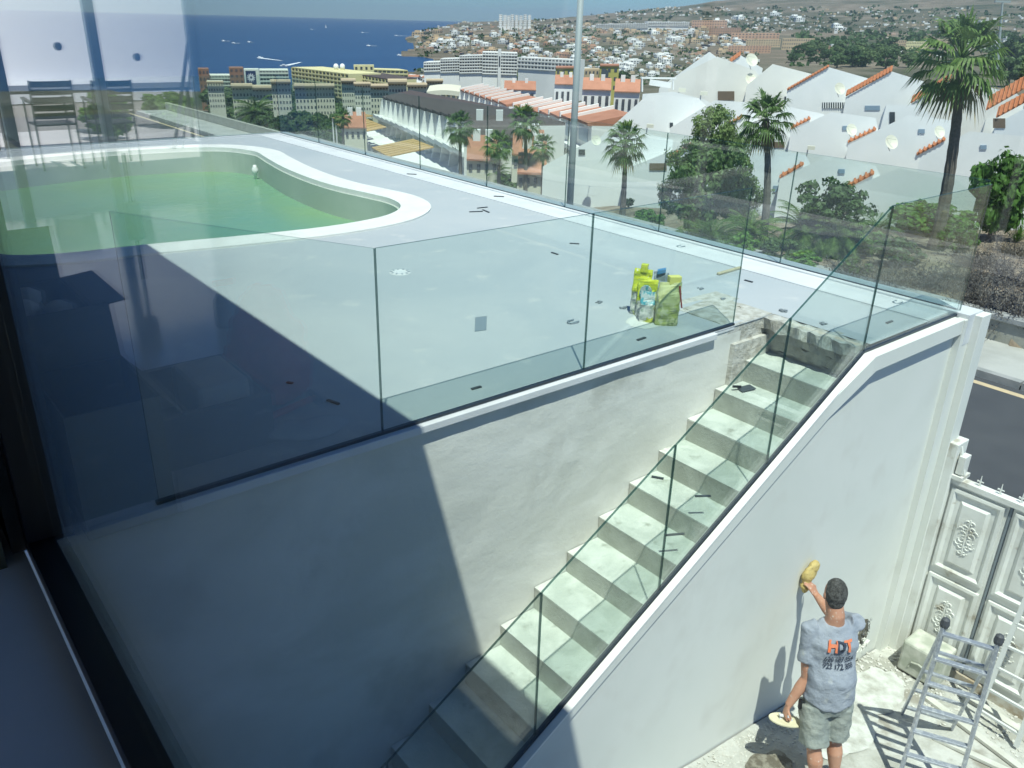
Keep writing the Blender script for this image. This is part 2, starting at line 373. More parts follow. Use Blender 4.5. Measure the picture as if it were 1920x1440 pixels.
# stairwell end: deck edge broken off, rough block courses
ew = thing('stairwell_end_wall', 'rough unplastered block wall under the broken deck edge at the stair head', 'wall', (6.2, 3.4, -.4))
def rough_block(x0, x1, y0, y1, z0, z1, m, par, name, amp=.012, n=14, seed=0):
    q = MB(); rows = []
    for j in range(n+1):
        y = y0+(y1-y0)*j/n
        f = lambda a, b: noise.noise(Vector((a, y*9, b+seed)))*amp*2
        rows.append([(x0+f(1, 1), y, z0+f(1, 2)*.5), (x0+f(2, 3), y, z1+f(3, 1)), (x1, y, z1+f(5, 2)*.3), (x1, y, z0)])
    for j in range(n):
        for k in range(4): q.quad(rows[j][k], rows[j+1][k], rows[j+1][(k+1) % 4], rows[j][(k+1) % 4])
    n0 = len(q.v); q.v += rows[0]+rows[-1]; q.f += [(n0, n0+1, n0+2, n0+3), (n0+7, n0+6, n0+5, n0+4)]; q.m += [0, 0]
    return q.build(name, m, par, fix=True)
rough_block(XS-.15, XS+.05, YO+.1, 4.42, -.10, -.004, M_MORTAR, ew, 'mortar_bed', .030, 60, 1)
rough_block(XS-.09, XS+.05, YO+.1, 4.42, -.19, -.105, M_RAW, ew, 'block_course', .022, 60, 5)
rough_block(XS-.05, XS+.05, YO+.1, 4.42, -.30, -.20, M_RAW, ew, 'block_course', .022, 60, 9)
rough_block(XS-.02, XS+.05, YO+.1, 4.42, -.75, -.31, M_RISE, ew, 'block_course', .008, 20, 12)
# landing pocket at the top left of the stair
lp = thing('landing_pocket', 'chipped white plaster corner where the stair meets the deck beside the glass end', 'stair corner', (5.9, 4.1, -.2))
rough_block(5.60, XS-.02, YN-.06, 4.36, -.75, -.16, M_MORTAR, lp, 'plaster_step', .012, 12, 21)
rough_block(5.62, XS+.1, 4.34, 4.60, -.5, .004, M_MORTAR, lp, 'mortar_bed', .012, 12, 23)

rough_block(5.55, 6.16, YN-.012, 4.44, -.17, .007, M_MORTAR, lp, 'broken_edge', .012, 26, 31)
rough_block(5.72, 6.10, YN+.0, 4.40, -.80, -.172, M_RISE, lp, 'block_course', .008, 16, 33)
# ------------------------------------------------------------------ outer wall (worker side)
ow = thing('outer_wall', 'tall white rendered wall with sloping parapet that the worker is sponging', 'wall', (6, 2.8, -4))
YF = 2.865
zt = lambda x: (0 if x > 5.95 else (x-5.95)*SL)-.006
body = [(7.62, YF, -4.6), (.3, YF, -4.6), (.3, YF, zt(.3)-.06), (5.95, YF, -.07), (7.62, YF, -.05)]
MB().prism(body, (0, .09, 0)).build('wall_face', M_WALL, ow, fix=True)
# fascia: barely proud on the slope, growing to 55 mm on the level stretch
fm = MB(); xs = [.3, 2, 4, 5, 5.5, 5.86, 5.95, 6.0, 6.4, 7.0, 7.46]
pr = lambda x: .014 if x < 5.5 else .055 if x > 5.95 else .014+(x-5.5)/.45*.041
zb = lambda x: (-.205+(x-5.87)*.556) if x < 5.87 else -.112
zb = lambda x: min(-.135, -.168+(x-5.93)*.562)
for i in range(len(xs)-1):
    x0, x1 = xs[i], xs[i+1]
    fm.hexa([(x0, YF-pr(x0), zb(x0)), (x1, YF-pr(x1), zb(x1)), (x1, YF+.085, zb(x1)), (x0, YF+.085, zb(x0)), (x0, YF-pr(x0), zt(x0)+.002), (x1, YF-pr(x1), zt(x1)+.002), (x1, YF+.085, zt(x1)+.002), (x0, YF+.085, zt(x0)+.002)])
fm.build('fascia', M_WALL, ow)
MB().prism([(5.93, YF-.018, -.001), (.3, YF-.018, zt(.3)+.006), (.3, YF-.018, zt(.3)-.012), (5.93, YF-.018, -.018)], (0, .05, 0)).build('corner_bead', M_BEAD, ow, fix=True)
hb = MB()
for i in range(300):
    x = 5.9-i*.0125; z = zt(x)
    hb.box(x-.0035, YF+.006, z+.005, x+.0035, YF+.020, z+.0075)
tag(hb.build('bead_holes', M_HOLE, ow), kind='stuff')
MB().box(7.62, YF-.13, -4.6, 7.80, YF+.30, .01).build('end_pilaster', M_WALL, ow, bevel=.004)
MB().box(7.44, YF-.062, -4.6, 7.617, YF+.02, -.01).build('pilaster_reveal', M_WALL, ow)

# ================================================================== THINGS ON THE TERRACE
M_DRAIN = mat('drain_plastic', (.55, .57, .56), .6); M_PLATE = mat('grey_plate', (.20, .25, .29), .6)
p = onz(750, 511)
t = thing('floor_drain', 'round white drain cup set in the deck under the front glass', 'drain', (p.x, p.y, 0))
MB().lathe((p.x, p.y, .001), [(.105, 0), (.10, .006), (.075, .008), (.07, .003), (.02, .002)], 28).build('rim', M_CURB, t)
for k in range(10):
    a = 2*math.pi*k/10; c = (p.x+.085*math.cos(a), p.y+.085*math.sin(a), .011); MB().obox(c, (.012*math.cos(a), .012*math.sin(a), 0), (-.006*math.sin(a), .006*math.cos(a), 0), (0, 0, .002)).build('tooth', M_PLATE, t)
p = onz(901, 607)
t = thing('square_patch', 'small square grey patch in the deck', 'cover plate', (p.x, p.y, 0), 0)
cs = [onz(*c, .001) for c in ((890, 622), (912, 619), (913, 593), (891, 596))]; MB().prism(cs, (0, 0, .005)).build('plate', M_PLATE, t, fix=True)  # thin flat grey quad lying on the deck
strips = [((880, 398), (905, 397), 'leftmost of the three dropped side by side near the pool tip'), ((895, 391), (914, 389), 'uppermost of the three dropped side by side near the pool tip'), ((905, 394), (917, 399), 'short one lying askew beside the pair near the pool tip'),
          ((926, 370), (945, 371), 'on the white band by the far glass right of the pool'), ((1068, 457), (1086, 458), 'right of the third glass joint'), ((1034, 474), (1046, 478), 'tilted, left of the front glass joint'),
          ((884, 731), (902, 726), 'in the glass shadow below the square patch'), ((1195, 639), (1210, 634), 'in the glass shadow below the yellow bags'), ((1396, 526), (1411, 530), 'just right of the end of the front glass'),
          ((1662, 607), (1673, 603), 'near the outer corner of the deck'), ((763, 328), (781, 329), 'at the far kerb behind the pool bend'), ((568, 275), (578, 274), 'far back by the pool corner beside the kerb'),
          ((586, 279), (596, 278), 'far back next to the kerb, right of its neighbour'), ((614, 751), (636, 759), 'lying in the house shade beside the glass'), ((538, 718), (549, 720), 'tiny piece in the house shade')]
for a, b, w in strips:
    A, B = onz(*a), onz(*b); c = (A+B)/2
    if a[0] == 926 or a[0] == 763: dz = .012
    else: dz = 0
    o = MB().bar(A-c+Vector((0, 0, .006+dz)), B-c+Vector((0, 0, .006+dz)), .022, .010).build('spacer_strip', M_STRIP, None, bevel=.002); o.location = c
    tag(o, 'dark rubber spacer strip '+w, 'spacer strip', 'rubber spacer strips dropped on the deck')
# wooden batten
A, B = onz(1346, 516, 0), onz(1388, 504, 0)
M_WOOD = mat('batten_wood', (.50, .45, .30), .8, (.40, .35, .22), 30, 4)
o = MB().bar((0, 0, .015), B-A+Vector((0, 0, .015)), .035, .02).build('wooden_batten', M_WOOD, None, bevel=.003); o.location = A
tag(o, 'short pale wooden batten lying on the deck across the end of the front glass', 'batten')
# glue blobs and clips
M_BLOB = mat('mortar_blob', (.20, .23, .25), .9)
for (x, y, w) in ((1125, 568, 'left of the yellow bags'), (1315, 542, 'right of the yellow bags'), (1357, 562, 'on the broken deck edge near the glass end'), (1168, 579, 'touching the bag bottom on the left'), (1468, 585, 'on the deck edge above the stair'), (1541, 607, 'at the deck edge behind the stair glass')):
    p = onz(x, y); m = MB()
    for k in range(7):
        a = rnd.uniform(0, 6.3); d = rnd.uniform(0, .035); s = rnd.uniform(.008, .018)
        m.obox((d*math.cos(a), d*math.sin(a), s*.5), (s, rnd.uniform(-.004, .004), 0), (rnd.uniform(-.004, .004), s*.7, 0), (0, 0, s*.5))
    o = m.build('mortar_crumbs', M_BLOB, None); o.location = p; tag(o, 'dark mortar crumbs '+w, 'crumbs', 'mortar crumbs on the deck')
for (x, y, w) in ((1075, 604, 'left of the second glass joint'), (760, 510, 'x'), (1277, 463, 'near the far glass'), (1683, 568, 'at the outer end of the far glass')):
    if w == 'x': continue
    p = onz(x, y, .004); m = MB(); pts = []
    for k in range(9): a = k*.55+1; pts.append((.06*math.cos(a), .035*math.sin(a), .01+.004*math.sin(3*a)))
    m.tube(pts, .006, 6)
    o = m.build('cable_tie', M_PLATE, None); o.location = p; tag(o, 'curled grey cable tie on the deck '+w, 'cable tie', 'curled ties on the deck')
# ---- bags
M_BAGY = mat('bag_yellow', (.62, .66, .03), .4, (.42, .50, .03), 22, 4, .45, .55, col3=(.7, .7, .55), s3=30, lo3=.62, hi3=.66); M_BAGW = mat('bag_white', (.55, .56, .52), .35, (.30, .36, .30), 18, 5, .48, .56, col3=(.45, .47, .05), s3=9, lo3=.55, hi3=.58); M_BAGG = mat('bag_olive', (.38, .42, .12), .4, (.52, .53, .30), 16, 5, .45, .55, col3=(.25, .30, .12), s3=12, lo3=.58, hi3=.61)
M_TEAL = mat('bag_teal_print', (.06, .30, .36), .35, (.45, .52, .52), 26, 4, .46, .52); M_BLUE = mat('bag_blue_print', (.05, .22, .45), .45); M_BOXG = mat('bag_grey', (.25, .30, .34), .5); M_RED = mat('red_tape', (.35, .05, .05), .5)
def bag(name, label, c, w, d, h, rz, mats, splits, lean=(0, 0), fold=True, seed=0):
    t = thing(name, label, 'bag', c, rz, 'bags of tile adhesive on the deck')
    def sect(z, k, flat):
        pts = []
        for i in range(20):
            a = 2*math.pi*i/20; ca, sa = math.cos(a), math.sin(a); e = .45
            x = math.copysign(abs(ca)**e, ca)*w/2; y = math.copysign(abs(sa)**e, sa)*d/2*flat
            n_ = noise.noise(Vector((x*16, y*16, z*15+seed)))*.022+noise.noise(Vector((x*45, y*45, z*40+seed)))*.008
            pts.append((x*(1+n_*4)*k+lean[0]*z/h, y*(1+n_*4)*k+n_+lean[1]*z/h, z))
        return pts
    hs = sorted(set([0, .015, .06]+[h*q/10 for q in range(1, 11)]+[h*(q+.5)/10 for q in range(10)]+[h*s for s in splits]))
    S = [sect(z, .93 if z == 0 else 1-.10*abs(math.sin(z*24+seed))*.7, 1 if z < h*.6 else max(.10, 1-(z/h-.6)*2.25)) for z in hs]
    for k in range(len(splits)+1):
        z0 = 0 if k == 0 else h*splits[k-1]; z1 = h if k == len(splits) else h*splits[k]; m = MB()
        idx = [i for i, z in enumerate(hs) if z0-1e-6 <= z <= z1+1e-6]
        base = 0
        for i in idx: m.v += S[i]
        for q in range(len(idx)-1):
            for i in range(20): m.f.append((q*20+i, q*20+(i+1) % 20, (q+1)*20+(i+1) % 20, (q+1)*20+i)); m.m.append(0)
        if k == 0: m.f.append(tuple(range(19, -1, -1))); m.m.append(0)
        if k == len(splits): n0 = (len(idx)-1)*20; m.f.append(tuple(range(n0, n0+20))); m.m.append(0)
        m.build('bag_body' if k == 0 else 'bag_print', mats[k], t, smooth=False, world=False)
    return t
VF = math.atan2(ray(1225, 560).y, ray(1225, 560).x); RZ = VF-math.pi/2
b1 = onz(1198, 588); b2 = onz(1247, 607); b3 = onz(1211, 602); b4 = onz(1233, 585)
T1 = bag('adhesive_bag', 'back left white bag of adhesive with its yellow top folded up', b1, .17, .10, .40, RZ-.2, [M_BAGW, M_BAGY], [.52], (.01, 0), seed=1)
MB().obox((.015, .0, .41), (.028, 0, .0), (0, .025, .0), (.0, 0, .035)).build('folded_top', M_BAGY, T1, world=False, bevel=.004)
bag('adhesive_bag', 'small white and teal bag at the front between the two tall bags', b3, .13, .09, .26, RZ, [M_BAGW, M_TEAL], [.6], seed=2)
for k, x in enumerate((-.03, .01, .04)): pass
T3 = bag('adhesive_bag', 'front right olive yellow bag of adhesive with a paper sleeve', b2, .205, .12, .36, RZ+.15, [M_BAGG, mat('bag_sleeve', (.52, .55, .26), .5, (.44, .47, .2), 14, 4)], [.55], (.01, .0), seed=3)
MB().tube([(.085, -.02, .34), (.10, -.04, .24), (.115, -.05, .16)], .007, 6).build('cord', M_RED, T3, world=False)
MB().obox((.045, .03, .375), (.05, .01, 0), (-.008, .03, .0), (0, 0, .035)).build('folded_top', mat('bag_paleyellow', (.68, .66, .18), .5), T3, world=False, bevel=.006)
T4 = bag('adhesive_bag', 'grey and blue bag half hidden behind the others', b4, .13, .10, .36, RZ, [M_BAGW, M_BOXG], [.4], seed=4)
MB().obox((.0, .0, .37), (.035, 0, .01), (0, .03, 0), (0, 0, .015)).build('blue_flap', M_BLUE, T4, world=False)
T5 = bag('adhesive_bag', 'yellow green bag with a round teal emblem standing between the white and the olive bag', b3+Vector((.09, .09, 0)), .18, .09, .33, RZ-.1, [M_BAGW, M_BAGY], [.45], seed=6)
q = MB(); q.v = [(.052*math.cos(2*math.pi*i/20)-.01, -.052, .225+.062*math.sin(2*math.pi*i/20)) for i in range(20)]+[(.052*math.cos(2*math.pi*i/20)-.01, -.03, .225+.062*math.sin(2*math.pi*i/20)) for i in range(20)]
q.f = [tuple(range(20))]+[(i, 20+i, 20+(i+1) % 20, (i+1) % 20) for i in range(20)]; q.m = [0]*21; q.build('teal_emblem', M_TEAL, T5, world=False, fix=True)
for k, (dx, mm) in enumerate(((-.045, M_BLUE), (-.015, M_TEAL), (.02, M_BLUE), (.05, M_BAGG))):
    pass
# white spill under the bags
o = MB(); pts = []
for i in range(26):
    a = 2*math.pi*i/26; r = 1+.25*noise.noise(Vector((math.cos(a)*2, math.sin(a)*2, 5))); pts.append((.28*r*math.cos(a), .16*r*math.sin(a)))
for i in range(26): a, b = pts[i], pts[(i+1) % 26]; o.tri((0, 0, .004), (a[0], a[1], .002), (b[0], b[1], .002))
o = o.build('cement_spill', mat('cement_dust', (.58, .60, .57), .95), None); o.location = onz(1225, 600); tag(o, 'pale cement dust spilled round the adhesive bags', 'spill')
# tools and scraps on the stair
M_TROWEL = mat('trowel_steel', (.10, .12, .15), .35, metal=.5)
p = ony(1380, 722, 3.70); p.z = Z0-RIS-0+.012
t = thing('trowel', 'small grey trowel lying on the third step from the top', 'trowel', (5.66, 3.72, Z0-RIS+.008))
MB().hexa([(-.09, -.03, 0), (.06, -.06, 0), (.09, .03, 0), (-.06, .05, 0), (-.09, -.03, .004), (.06, -.06, .004), (.09, .03, .004), (-.06, .05, .004)]).build('blade', M_TROWEL, t, world=False)
MB().tube([(-.05, .02, .02), (-.12, .05, .03)], .012, 8).build('handle', M_BLACK, t, world=False)
for (x, y, k, L, a, w) in ((1233, 895, 4, .10, -1.0, 'on the fifth step near the plaster'), (1318, 930, 5, .12, -.6, 'on the sixth step close to the outer glass'), (1265, 1002, 6, .15, -.5, 'on the seventh step behind the glass joint')):
    zt_ = Z0-RIS*k+.012; p = onz(x, y, zt_); kk = round((X0-p.x)/RUN+.45); p = onz(x, y, Z0-RIS*kk+.012)
    o = MB().bar((-L/2*math.cos(a), -L/2*math.sin(a), 0), (L/2*math.cos(a), L/2*math.sin(a), 0), .02, .01).build('spacer_strip', M_STRIP, None, bevel=.002); o.location = p
    tag(o, 'dark rubber spacer strip '+w, 'spacer strip', 'rubber spacer strips dropped on the steps')

# ================================================================== LOWER YARD
zg = lambda x: -3.30-.15*(x-4.8)
M_GROUND = mat('yard_concrete', (.36, .355, .31), .95, (.55, .55, .51), 1.6, 9, .42, .60, .7, 25, col3=(.30, .28, .235), s3=3.5, lo3=.56, hi3=.68, dist=.6)
yg = MB(); NX, NY = 70, 60
P = [[(.3+8.2*i/NX, .2+2.65*j/NY, zg(.3+8.2*i/NX)+.010*noise.noise(Vector((i*.35, j*.12, 0)))) for j in range(NY+1)] for i in range(NX+1)]
for i in range(NX):
    for j in range(NY): yg.quad(P[i][j], P[i+1][j], P[i+1][j+1], P[i][j+1])
struct(yg.build('yard_ground', M_GROUND, None, smooth=True))
struct(MB().hexa([(.3, -12, -3.1), (8.4, -12, -4.3), (8.4, .2, -4.3), (.3, .2, -3.1), (.3, -12, zg(.3)-.03), (8.4, -12, zg(8.4)-.03), (8.4, .2, zg(8.4)-.03), (.3, .2, zg(.3)-.03)]).build('unseen_dark_ground', mat('dark_ground', (.10, .10, .10), .9, (.14, .14, .135), 2, 6)))  # dark ground added out of view to keep bright reflections off the balustrade
# plaster rubble along the wall foot
rb = MB()
for k in range(900):
    x = rnd.uniform(4.2, 7.6); y = 2.845-abs(rnd.gauss(0, .16))-.02; s = rnd.uniform(.003, .011)*(1.7 if x > 6.7 else 1)
    if x > 6.4: y = 2.845-abs(rnd.gauss(0, .35))
    a = rnd.uniform(0, 6.3); rb.obox((x, y, zg(x)+s*.3), (s*math.cos(a), s*math.sin(a), rnd.uniform(-.3, .3)*s), (-s*math.sin(a)*.7, s*math.cos(a)*.7, 0), (0, 0, s*.5))
for k in range(500):
    x = rnd.uniform(7.0, 7.7); y = rnd.uniform(.8, 2.6); s = rnd.uniform(.004, .014); a = rnd.uniform(0, 6.3)
    rb.obox((x, y, zg(x)+s*.3), (s*math.cos(a), s*math.sin(a), 0), (-s*math.sin(a), s*math.cos(a), 0), (0, 0, s*.5))
o = rb.build('plaster_rubble', mat('rubble', (.60, .60, .56), .95, (.45, .43, .38), 40, 3), None); tag(o, 'fallen plaster crumbs scattered along the foot of the white wall', 'rubble', kind='stuff')
# dirty holes in ground near wall foot (dark mud patches)
def blob(cx, cy, rx, ry, z, m, name, label, cat, seed, n=40, par=None):
    b = MB(); pts = []
    for i in range(n):
        a = 2*math.pi*i/n; r = 1+.35*noise.noise(Vector((math.cos(a)*1.7, math.sin(a)*1.7, seed)))+.12*noise.noise(Vector((math.cos(a)*6, math.sin(a)*6, seed))); pts.append((cx+rx*r*math.cos(a), cy+ry*r*math.sin(a)))
    for i in range(n): a, c = pts[i], pts[(i+1) % n]; b.tri((cx, cy, zg(cx)+z+.006), (a[0], a[1], zg(a[0])+z), (c[0], c[1], zg(c[0])+z))
    o = b.build(name, m, par); return tag(o, label, cat) if label else o
M_MUD = mat('wet_patch', (.13, .115, .085), .9, (.27, .25, .20), 14, 7, .45, .6, .8, 30)
blob(4.85, 2.45, .30, .16, .016, M_MUD, 'dirt_patch', 'dark damp dirt patch by the wall foot at the left of the worker', 'dirt patch', 3)
blob(4.45, 2.55, .22, .08, .016, M_MUD, 'dirt_patch', 'smaller dark dirt patch against the wall foot at the bottom of the picture', 'dirt patch', 8)
M_DUST = mat('white_dust', (.60, .61, .57), .95, (.38, .375, .33), 7, 7, .4, .65, .5, 40)
blob(5.9, 2.35, .55, .22, .014, M_DUST, 'plaster_dust', 'white plaster dust trodden into the yard behind the worker', 'dust', 5)
blob(6.75, 2.5, .5, .22, .015, M_DUST, 'plaster_dust', 'white plaster dust heaped below the conduit hole', 'dust', 6)

# ---- gate
M_GATE = mat('gate_paint', (.74, .75, .71), .7, (.62, .62, .57), 2.5, 7, .42, .62, .2, 60, col3=(.40, .37, .30), s3=5, lo3=.62, hi3=.72)
XG = 7.72; gt = thing('entrance_gate', 'old white panelled gate with moulded ornaments and spiked top rail', 'gate', (XG, 1.6, -3.7))
GZ0, GZ1 = -3.62, -1.60
cols = [(2.66, 2.12), (2.085, 1.50), (1.47, .85)]
for (y1, y0) in cols:
    MB().box(XG, y0, GZ0, XG+.05, y1, GZ1-.06).build('leaf_board', M_GATE, gt)
    for (z0, z1) in ((-2.60, -1.70), (-3.52, -2.68)):
        q = MB(); a0, a1 = y0+.03, y1-.03
        def ring(m, d, x): return [(x, a0+d, z0+d), (x, a1-d, z0+d), (x, a1-d, z1-d), (x, a0+d, z1-d)]
        R = [ring(0, 0, XG-.001), ring(0, 0, XG-.030), ring(0, .03, XG-.034), ring(0, .055, XG-.012), ring(0, .10, XG-.010), ring(0, .13, XG-.034)]
        for r0, r1 in zip(R[:-1], R[1:]):
            for i in range(4): q.quad(r0[i], r0[(i+1) % 4], r1[(i+1) % 4], r1[i])
        q.quad(*R[-1]); pn = q.build('panel', M_GATE, gt, fix=True, bevel=.003)
        # scroll ornament
        c = Vector((XG-.036, (a0+a1)/2, (z0+z1)/2)); om = MB()
        for s in (-1, 1):
            for v in (-1, 1):
                for (r, oy, oz) in ((.035, .035, .03), (.028, .03, .10), (.022, .02, .165), (.03, .06, .07)):
                    pts = []
                    for k in range(9):
                        a = k*.62; rr = r*(1-k*.07); pts.append((c.x, c.y+s*(oy+rr*math.cos(a)), c.z+v*(oz+rr*math.sin(a))))
                    om.tube(pts, .0075, 5)
        om.tube([(c.x, c.y, c.z-.2), (c.x, c.y+.01, c.z), (c.x, c.y, c.z+.2)], .008, 5)
        om.build('ornament', M_GATE, pn)
for y in (2.102, 1.485): MB().box(XG-.006, y-.012, GZ0, XG+.02, y+.012, GZ1-.06).build('stile', M_BLOB, gt)
MB().box(XG-.035, .8, GZ1-.06, XG+.06, 2.66, GZ1).build('top_rail', M_GATE, gt, bevel=.004)
MB().box(XG-.03, .8, -3.76, XG+.05, 2.66, GZ0-.01).build('bottom_rail', mat('rusty_rail', (.36, .29, .20), .9, (.55, .53, .46), 8, 6, .4, .6), gt)
for k in range(8):
    y = 2.42-k*.185; m = MB()
    m.hexa([(XG, y-.008, GZ1), (XG+.016, y-.008, GZ1), (XG+.016, y+.008, GZ1), (XG, y+.008, GZ1), (XG+.006, y-.002, GZ1+.11), (XG+.01, y-.002, GZ1+.11), (XG+.01, y+.002, GZ1+.11), (XG+.006, y+.002, GZ1+.11)])
    m.hexa([(XG+.003, y-.03, GZ1+.045), (XG+.013, y-.03, GZ1+.045), (XG+.013, y-.03, GZ1+.05), (XG+.003, y-.03, GZ1+.05), (XG+.003, y+.03, GZ1+.04), (XG+.013, y+.03, GZ1+.04), (XG+.013, y+.03, GZ1+.055), (XG+.003, y+.03, GZ1+.055)])
    m.build('spike', M_GATE, gt)
gp = thing('gate_post', 'battered white post with a bent bracket between wall and gate', 'post', (XG, 2.70, -3.7))
MB().box(7.64, 2.655, -3.8, 7.86, 2.79, -1.24).build('post', M_GATE, gp, bevel=.01)
MB().box(7.66, 2.56, -1.60, 7.84, 2.66, -1.56).build('bracket', M_GATE, gp)
MB().bar((7.72, 2.57, -1.55), (7.72, 2.66, -1.28), .03, .02).build('brace', M_GATE, gp)
MB().box(7.68, 2.58, -1.545, 7.80, 2.64, -1.36).build('hinge_block', M_GATE, gp)
# conduit hole
M_FOIL = mat('foil', (.5, .5, .5), .25, (.12, .12, .11), 30, 5, .45, .55, metal=.7)
ch = thing('conduit_hole', 'broken pocket in the wall foot with crumpled foil and pipes', 'wall hole', (7.2, 2.78, -3.4))
m = MB(); pts = [(7.02, -3.10), (7.10, -3.14), (7.16, -3.30), (7.17, -3.50), (7.10, -3.62), (6.98, -3.63), (6.93, -3.52), (6.95, -3.3)]
m.prism([(x, YF-.004, z) for x, z in pts], (0, .015, 0)); m.build('pocket', M_MUD, ch, fix=True)
m = MB()
for k in range(70):
    x = rnd.uniform(7.0, 7.14); z = rnd.uniform(-3.42, -3.15); s = .022
    m.tri((x, YF-.01-rnd.uniform(0, .02), z), (x+rnd.uniform(-s, s), YF-.01-rnd.uniform(0, .03), z+rnd.uniform(-s, s)), (x+rnd.uniform(-s, s), YF-.01-rnd.uniform(0, .02), z+rnd.uniform(0, 2*s)))
m.build('foil', M_FOIL, ch)
m = MB()
for k in range(60):
    x = 7.0+rnd.gauss(0, .05); z = -3.5+rnd.gauss(0, .05); s = rnd.uniform(.01, .03); m.obox((x, YF-.02, z), (s, 0, s*.3), (0, s*.7, 0), (-s*.2, 0, s*.7))
tag(m.build('plaster_lumps', mat('lumps', (.66, .66, .6), .95), ch), kind='stuff')
# electric box
eb = thing('meter_box', 'dusty grey green box with a hatch in the corner beside the gate', 'box', (7.45, 2.35, -3.7))
M_EBOX = mat('dusty_box', (.36, .38, .31), .9, (.55, .55, .48), 7, 6, .4, .62)
MB().box(7.30, 2.16, -3.66, 7.62, 2.56, -3.30).build('body', M_EBOX, eb, bevel=.025)
MB().tube([(7.296, 2.27, -3.56), (7.29, 2.29, -3.49), (7.288, 2.36, -3.47), (7.29, 2.43, -3.49), (7.296, 2.45, -3.56)], .010, 6).build('handle', M_EBOX, eb)
MB().box(7.31, 2.50, -3.69, 7.32, 2.56, -3.62).build('foot', M_MUD, eb)

# ---- ladders
def rail(m, a, b, w=.05, t=.022, up=(0, 0, 1)): m.bar(a, b, w, t, up=up)
L1t, L1b = onz(1771, 1172, -1.95), onz(1684, 1462, -3.38); R1t, R1b = onz(1872, 1203, -1.95), onz(1792, 1492, -3.38)
ld = thing('step_ladder', 'paint spattered aluminium step ladder standing open in the yard', 'ladder', ((L1b+R1b)/2))
for a, b in ((L1t, L1b), (R1t, R1b)):
    MB().bar(a, b+(b-a)*.05, .022, .055).build('side_rail', M_ALU, ld, bevel=.003)
sd_ = (R1t-L1t)
for k in range(7):
    f = .05+k*.155; a = L1t.lerp(L1b, f); b = R1t.lerp(R1b, f)
    MB().bar(a, b, .045, .022).build('rung', M_ALU, ld, bevel=.003)
off = Vector((.95, .42, 0)); off2 = Vector((.95, .42, 0))
LB, RB = L1b+off*1.0, R1b+off*1.0
LB.z = zg(LB.x); RB.z = zg(RB.x)
for a, b in ((L1t, LB), (R1t, RB)): MB().bar(a+(b-a)*.03, b, .020, .045).build('rear_rail', M_ALU, ld, bevel=.003)
for k in range(4):
    f = .25+k*.22; MB().bar(L1t.lerp(LB, f), R1t.lerp(RB, f), .03, .02).build('rear_rung', M_ALU, ld)
for a in (L1t, R1t): MB().lathe(a+Vector((0, 0, -.02)), [(.03, 0), (.036, .03), (.03, .075), (.012, .09)], 10).build('top_cap', mat('cap_plastic', (.07, .075, .085), .6), ld)
for b in (L1b, R1b): MB().obox(b+(b-L1t if b is L1b else b-R1t)*.045, (.035, 0, 0), (0, .03, 0), (0, 0, .03)).build('foot', M_BLACK, ld)
# second ladder leaning at the picture edge (pale white)
M_WPOLE = mat('white_pole', (.62, .64, .62), .5)
l2 = thing('scaffold_frame', 'pale white ladder frame leaning to the gate at the right edge', 'ladder', (6.9, 1.4, -3.6))
A0, A1 = onx(1925, 1095, 7.2), onz(1865, 1180, -2.9)
a0 = atd(1912, 1110, 7.35); a1 = atd(1868, 1230, 7.05)
g0 = onz(1925, 1330, -3.6); g1 = onz(1845, 1440, -3.55)
MB().bar(onx(1935, 1095, 7.45), onz(1828, 1350, -3.62), .04, .025).build('side_rail', M_WPOLE, l2)
MB().bar(onx(2010, 1120, 7.45), onz(1905, 1400, -3.62), .04, .025).build('side_rail', M_WPOLE, l2)
PA, PB = onx(1935, 1095, 7.45), onz(1828, 1350, -3.62); QA, QB = onx(2010, 1120, 7.45), onz(1905, 1400, -3.62)
for k in range(6): f = .12+k*.16; MB().bar(PA.lerp(PB, f), QA.lerp(QB, f), .025).build('rung', M_WPOLE, l2)
# planks lying on the ground
M_PLANK = mat('dusty_plank', (.50, .49, .43), .9, (.60, .60, .55), 6, 5)
for k, (a, b, w, lab) in enumerate((((1742, 1290), (1925, 1432), .07, 'dusty plank on the ground behind the step ladder, upper one'), ((1752, 1375), (1925, 1450), .06, 'thin dusty batten on the ground seen between the ladder rungs'), ((1800, 1268), (1925, 1345), .08, 'dusty timber threshold lying along the gate foot'))):
    A, B = onz(*a, -3.5), onz(*b, -3.5); A.z = zg(A.x)+.03; B.z = zg(B.x)+.03
    o = MB().bar((0, 0, 0), B-A, w, .035).build('plank', M_PLANK, None, bevel=.004); o.location = A; tag(o, lab, 'plank')
# ================================================================== STREET
M_ASPH = mat('asphalt', (.055, .058, .064), .85, (.075, .078, .082), .8, 7, .35, .7, .4, 120)
M_PAVE = mat('pavement_concrete', (.36, .36, .33), .9, (.44, .44, .41), .9, 7, .4, .6, .3, 50)
M_KERB = mat('kerb_stone', (.26, .27, .26), .9, (.34, .34, .33), 3, 6, .4, .6, .3, 50)
M_YEL = mat('road_line', (.60, .47, .28), .8, (.5, .4, .26), 8, 4)
M_BLOCK = mat('block_wall_stone', (.38, .37, .30), .95, (.46, .45, .38), 3, 8, .4, .62, .8, 35, rnd_amt=.18)
ZR = -3.85
struct(MB().box(7.70, -40, ZR-.3, 16.55, 60, ZR).build('road', M_ASPH))
struct(MB().box(16.17, -40, ZR, 16.33, 60, ZR+.004).build('road_line', M_YEL))
ks = thing('pavement', 'concrete pavement across the road below the block wall', 'pavement', (17.6, 5, ZR))
ks['kind'] = 'structure'
kb0 = MB().box(0, 0, 0, .17, .97, .17).mesh('kerb_stone', [M_KERB])
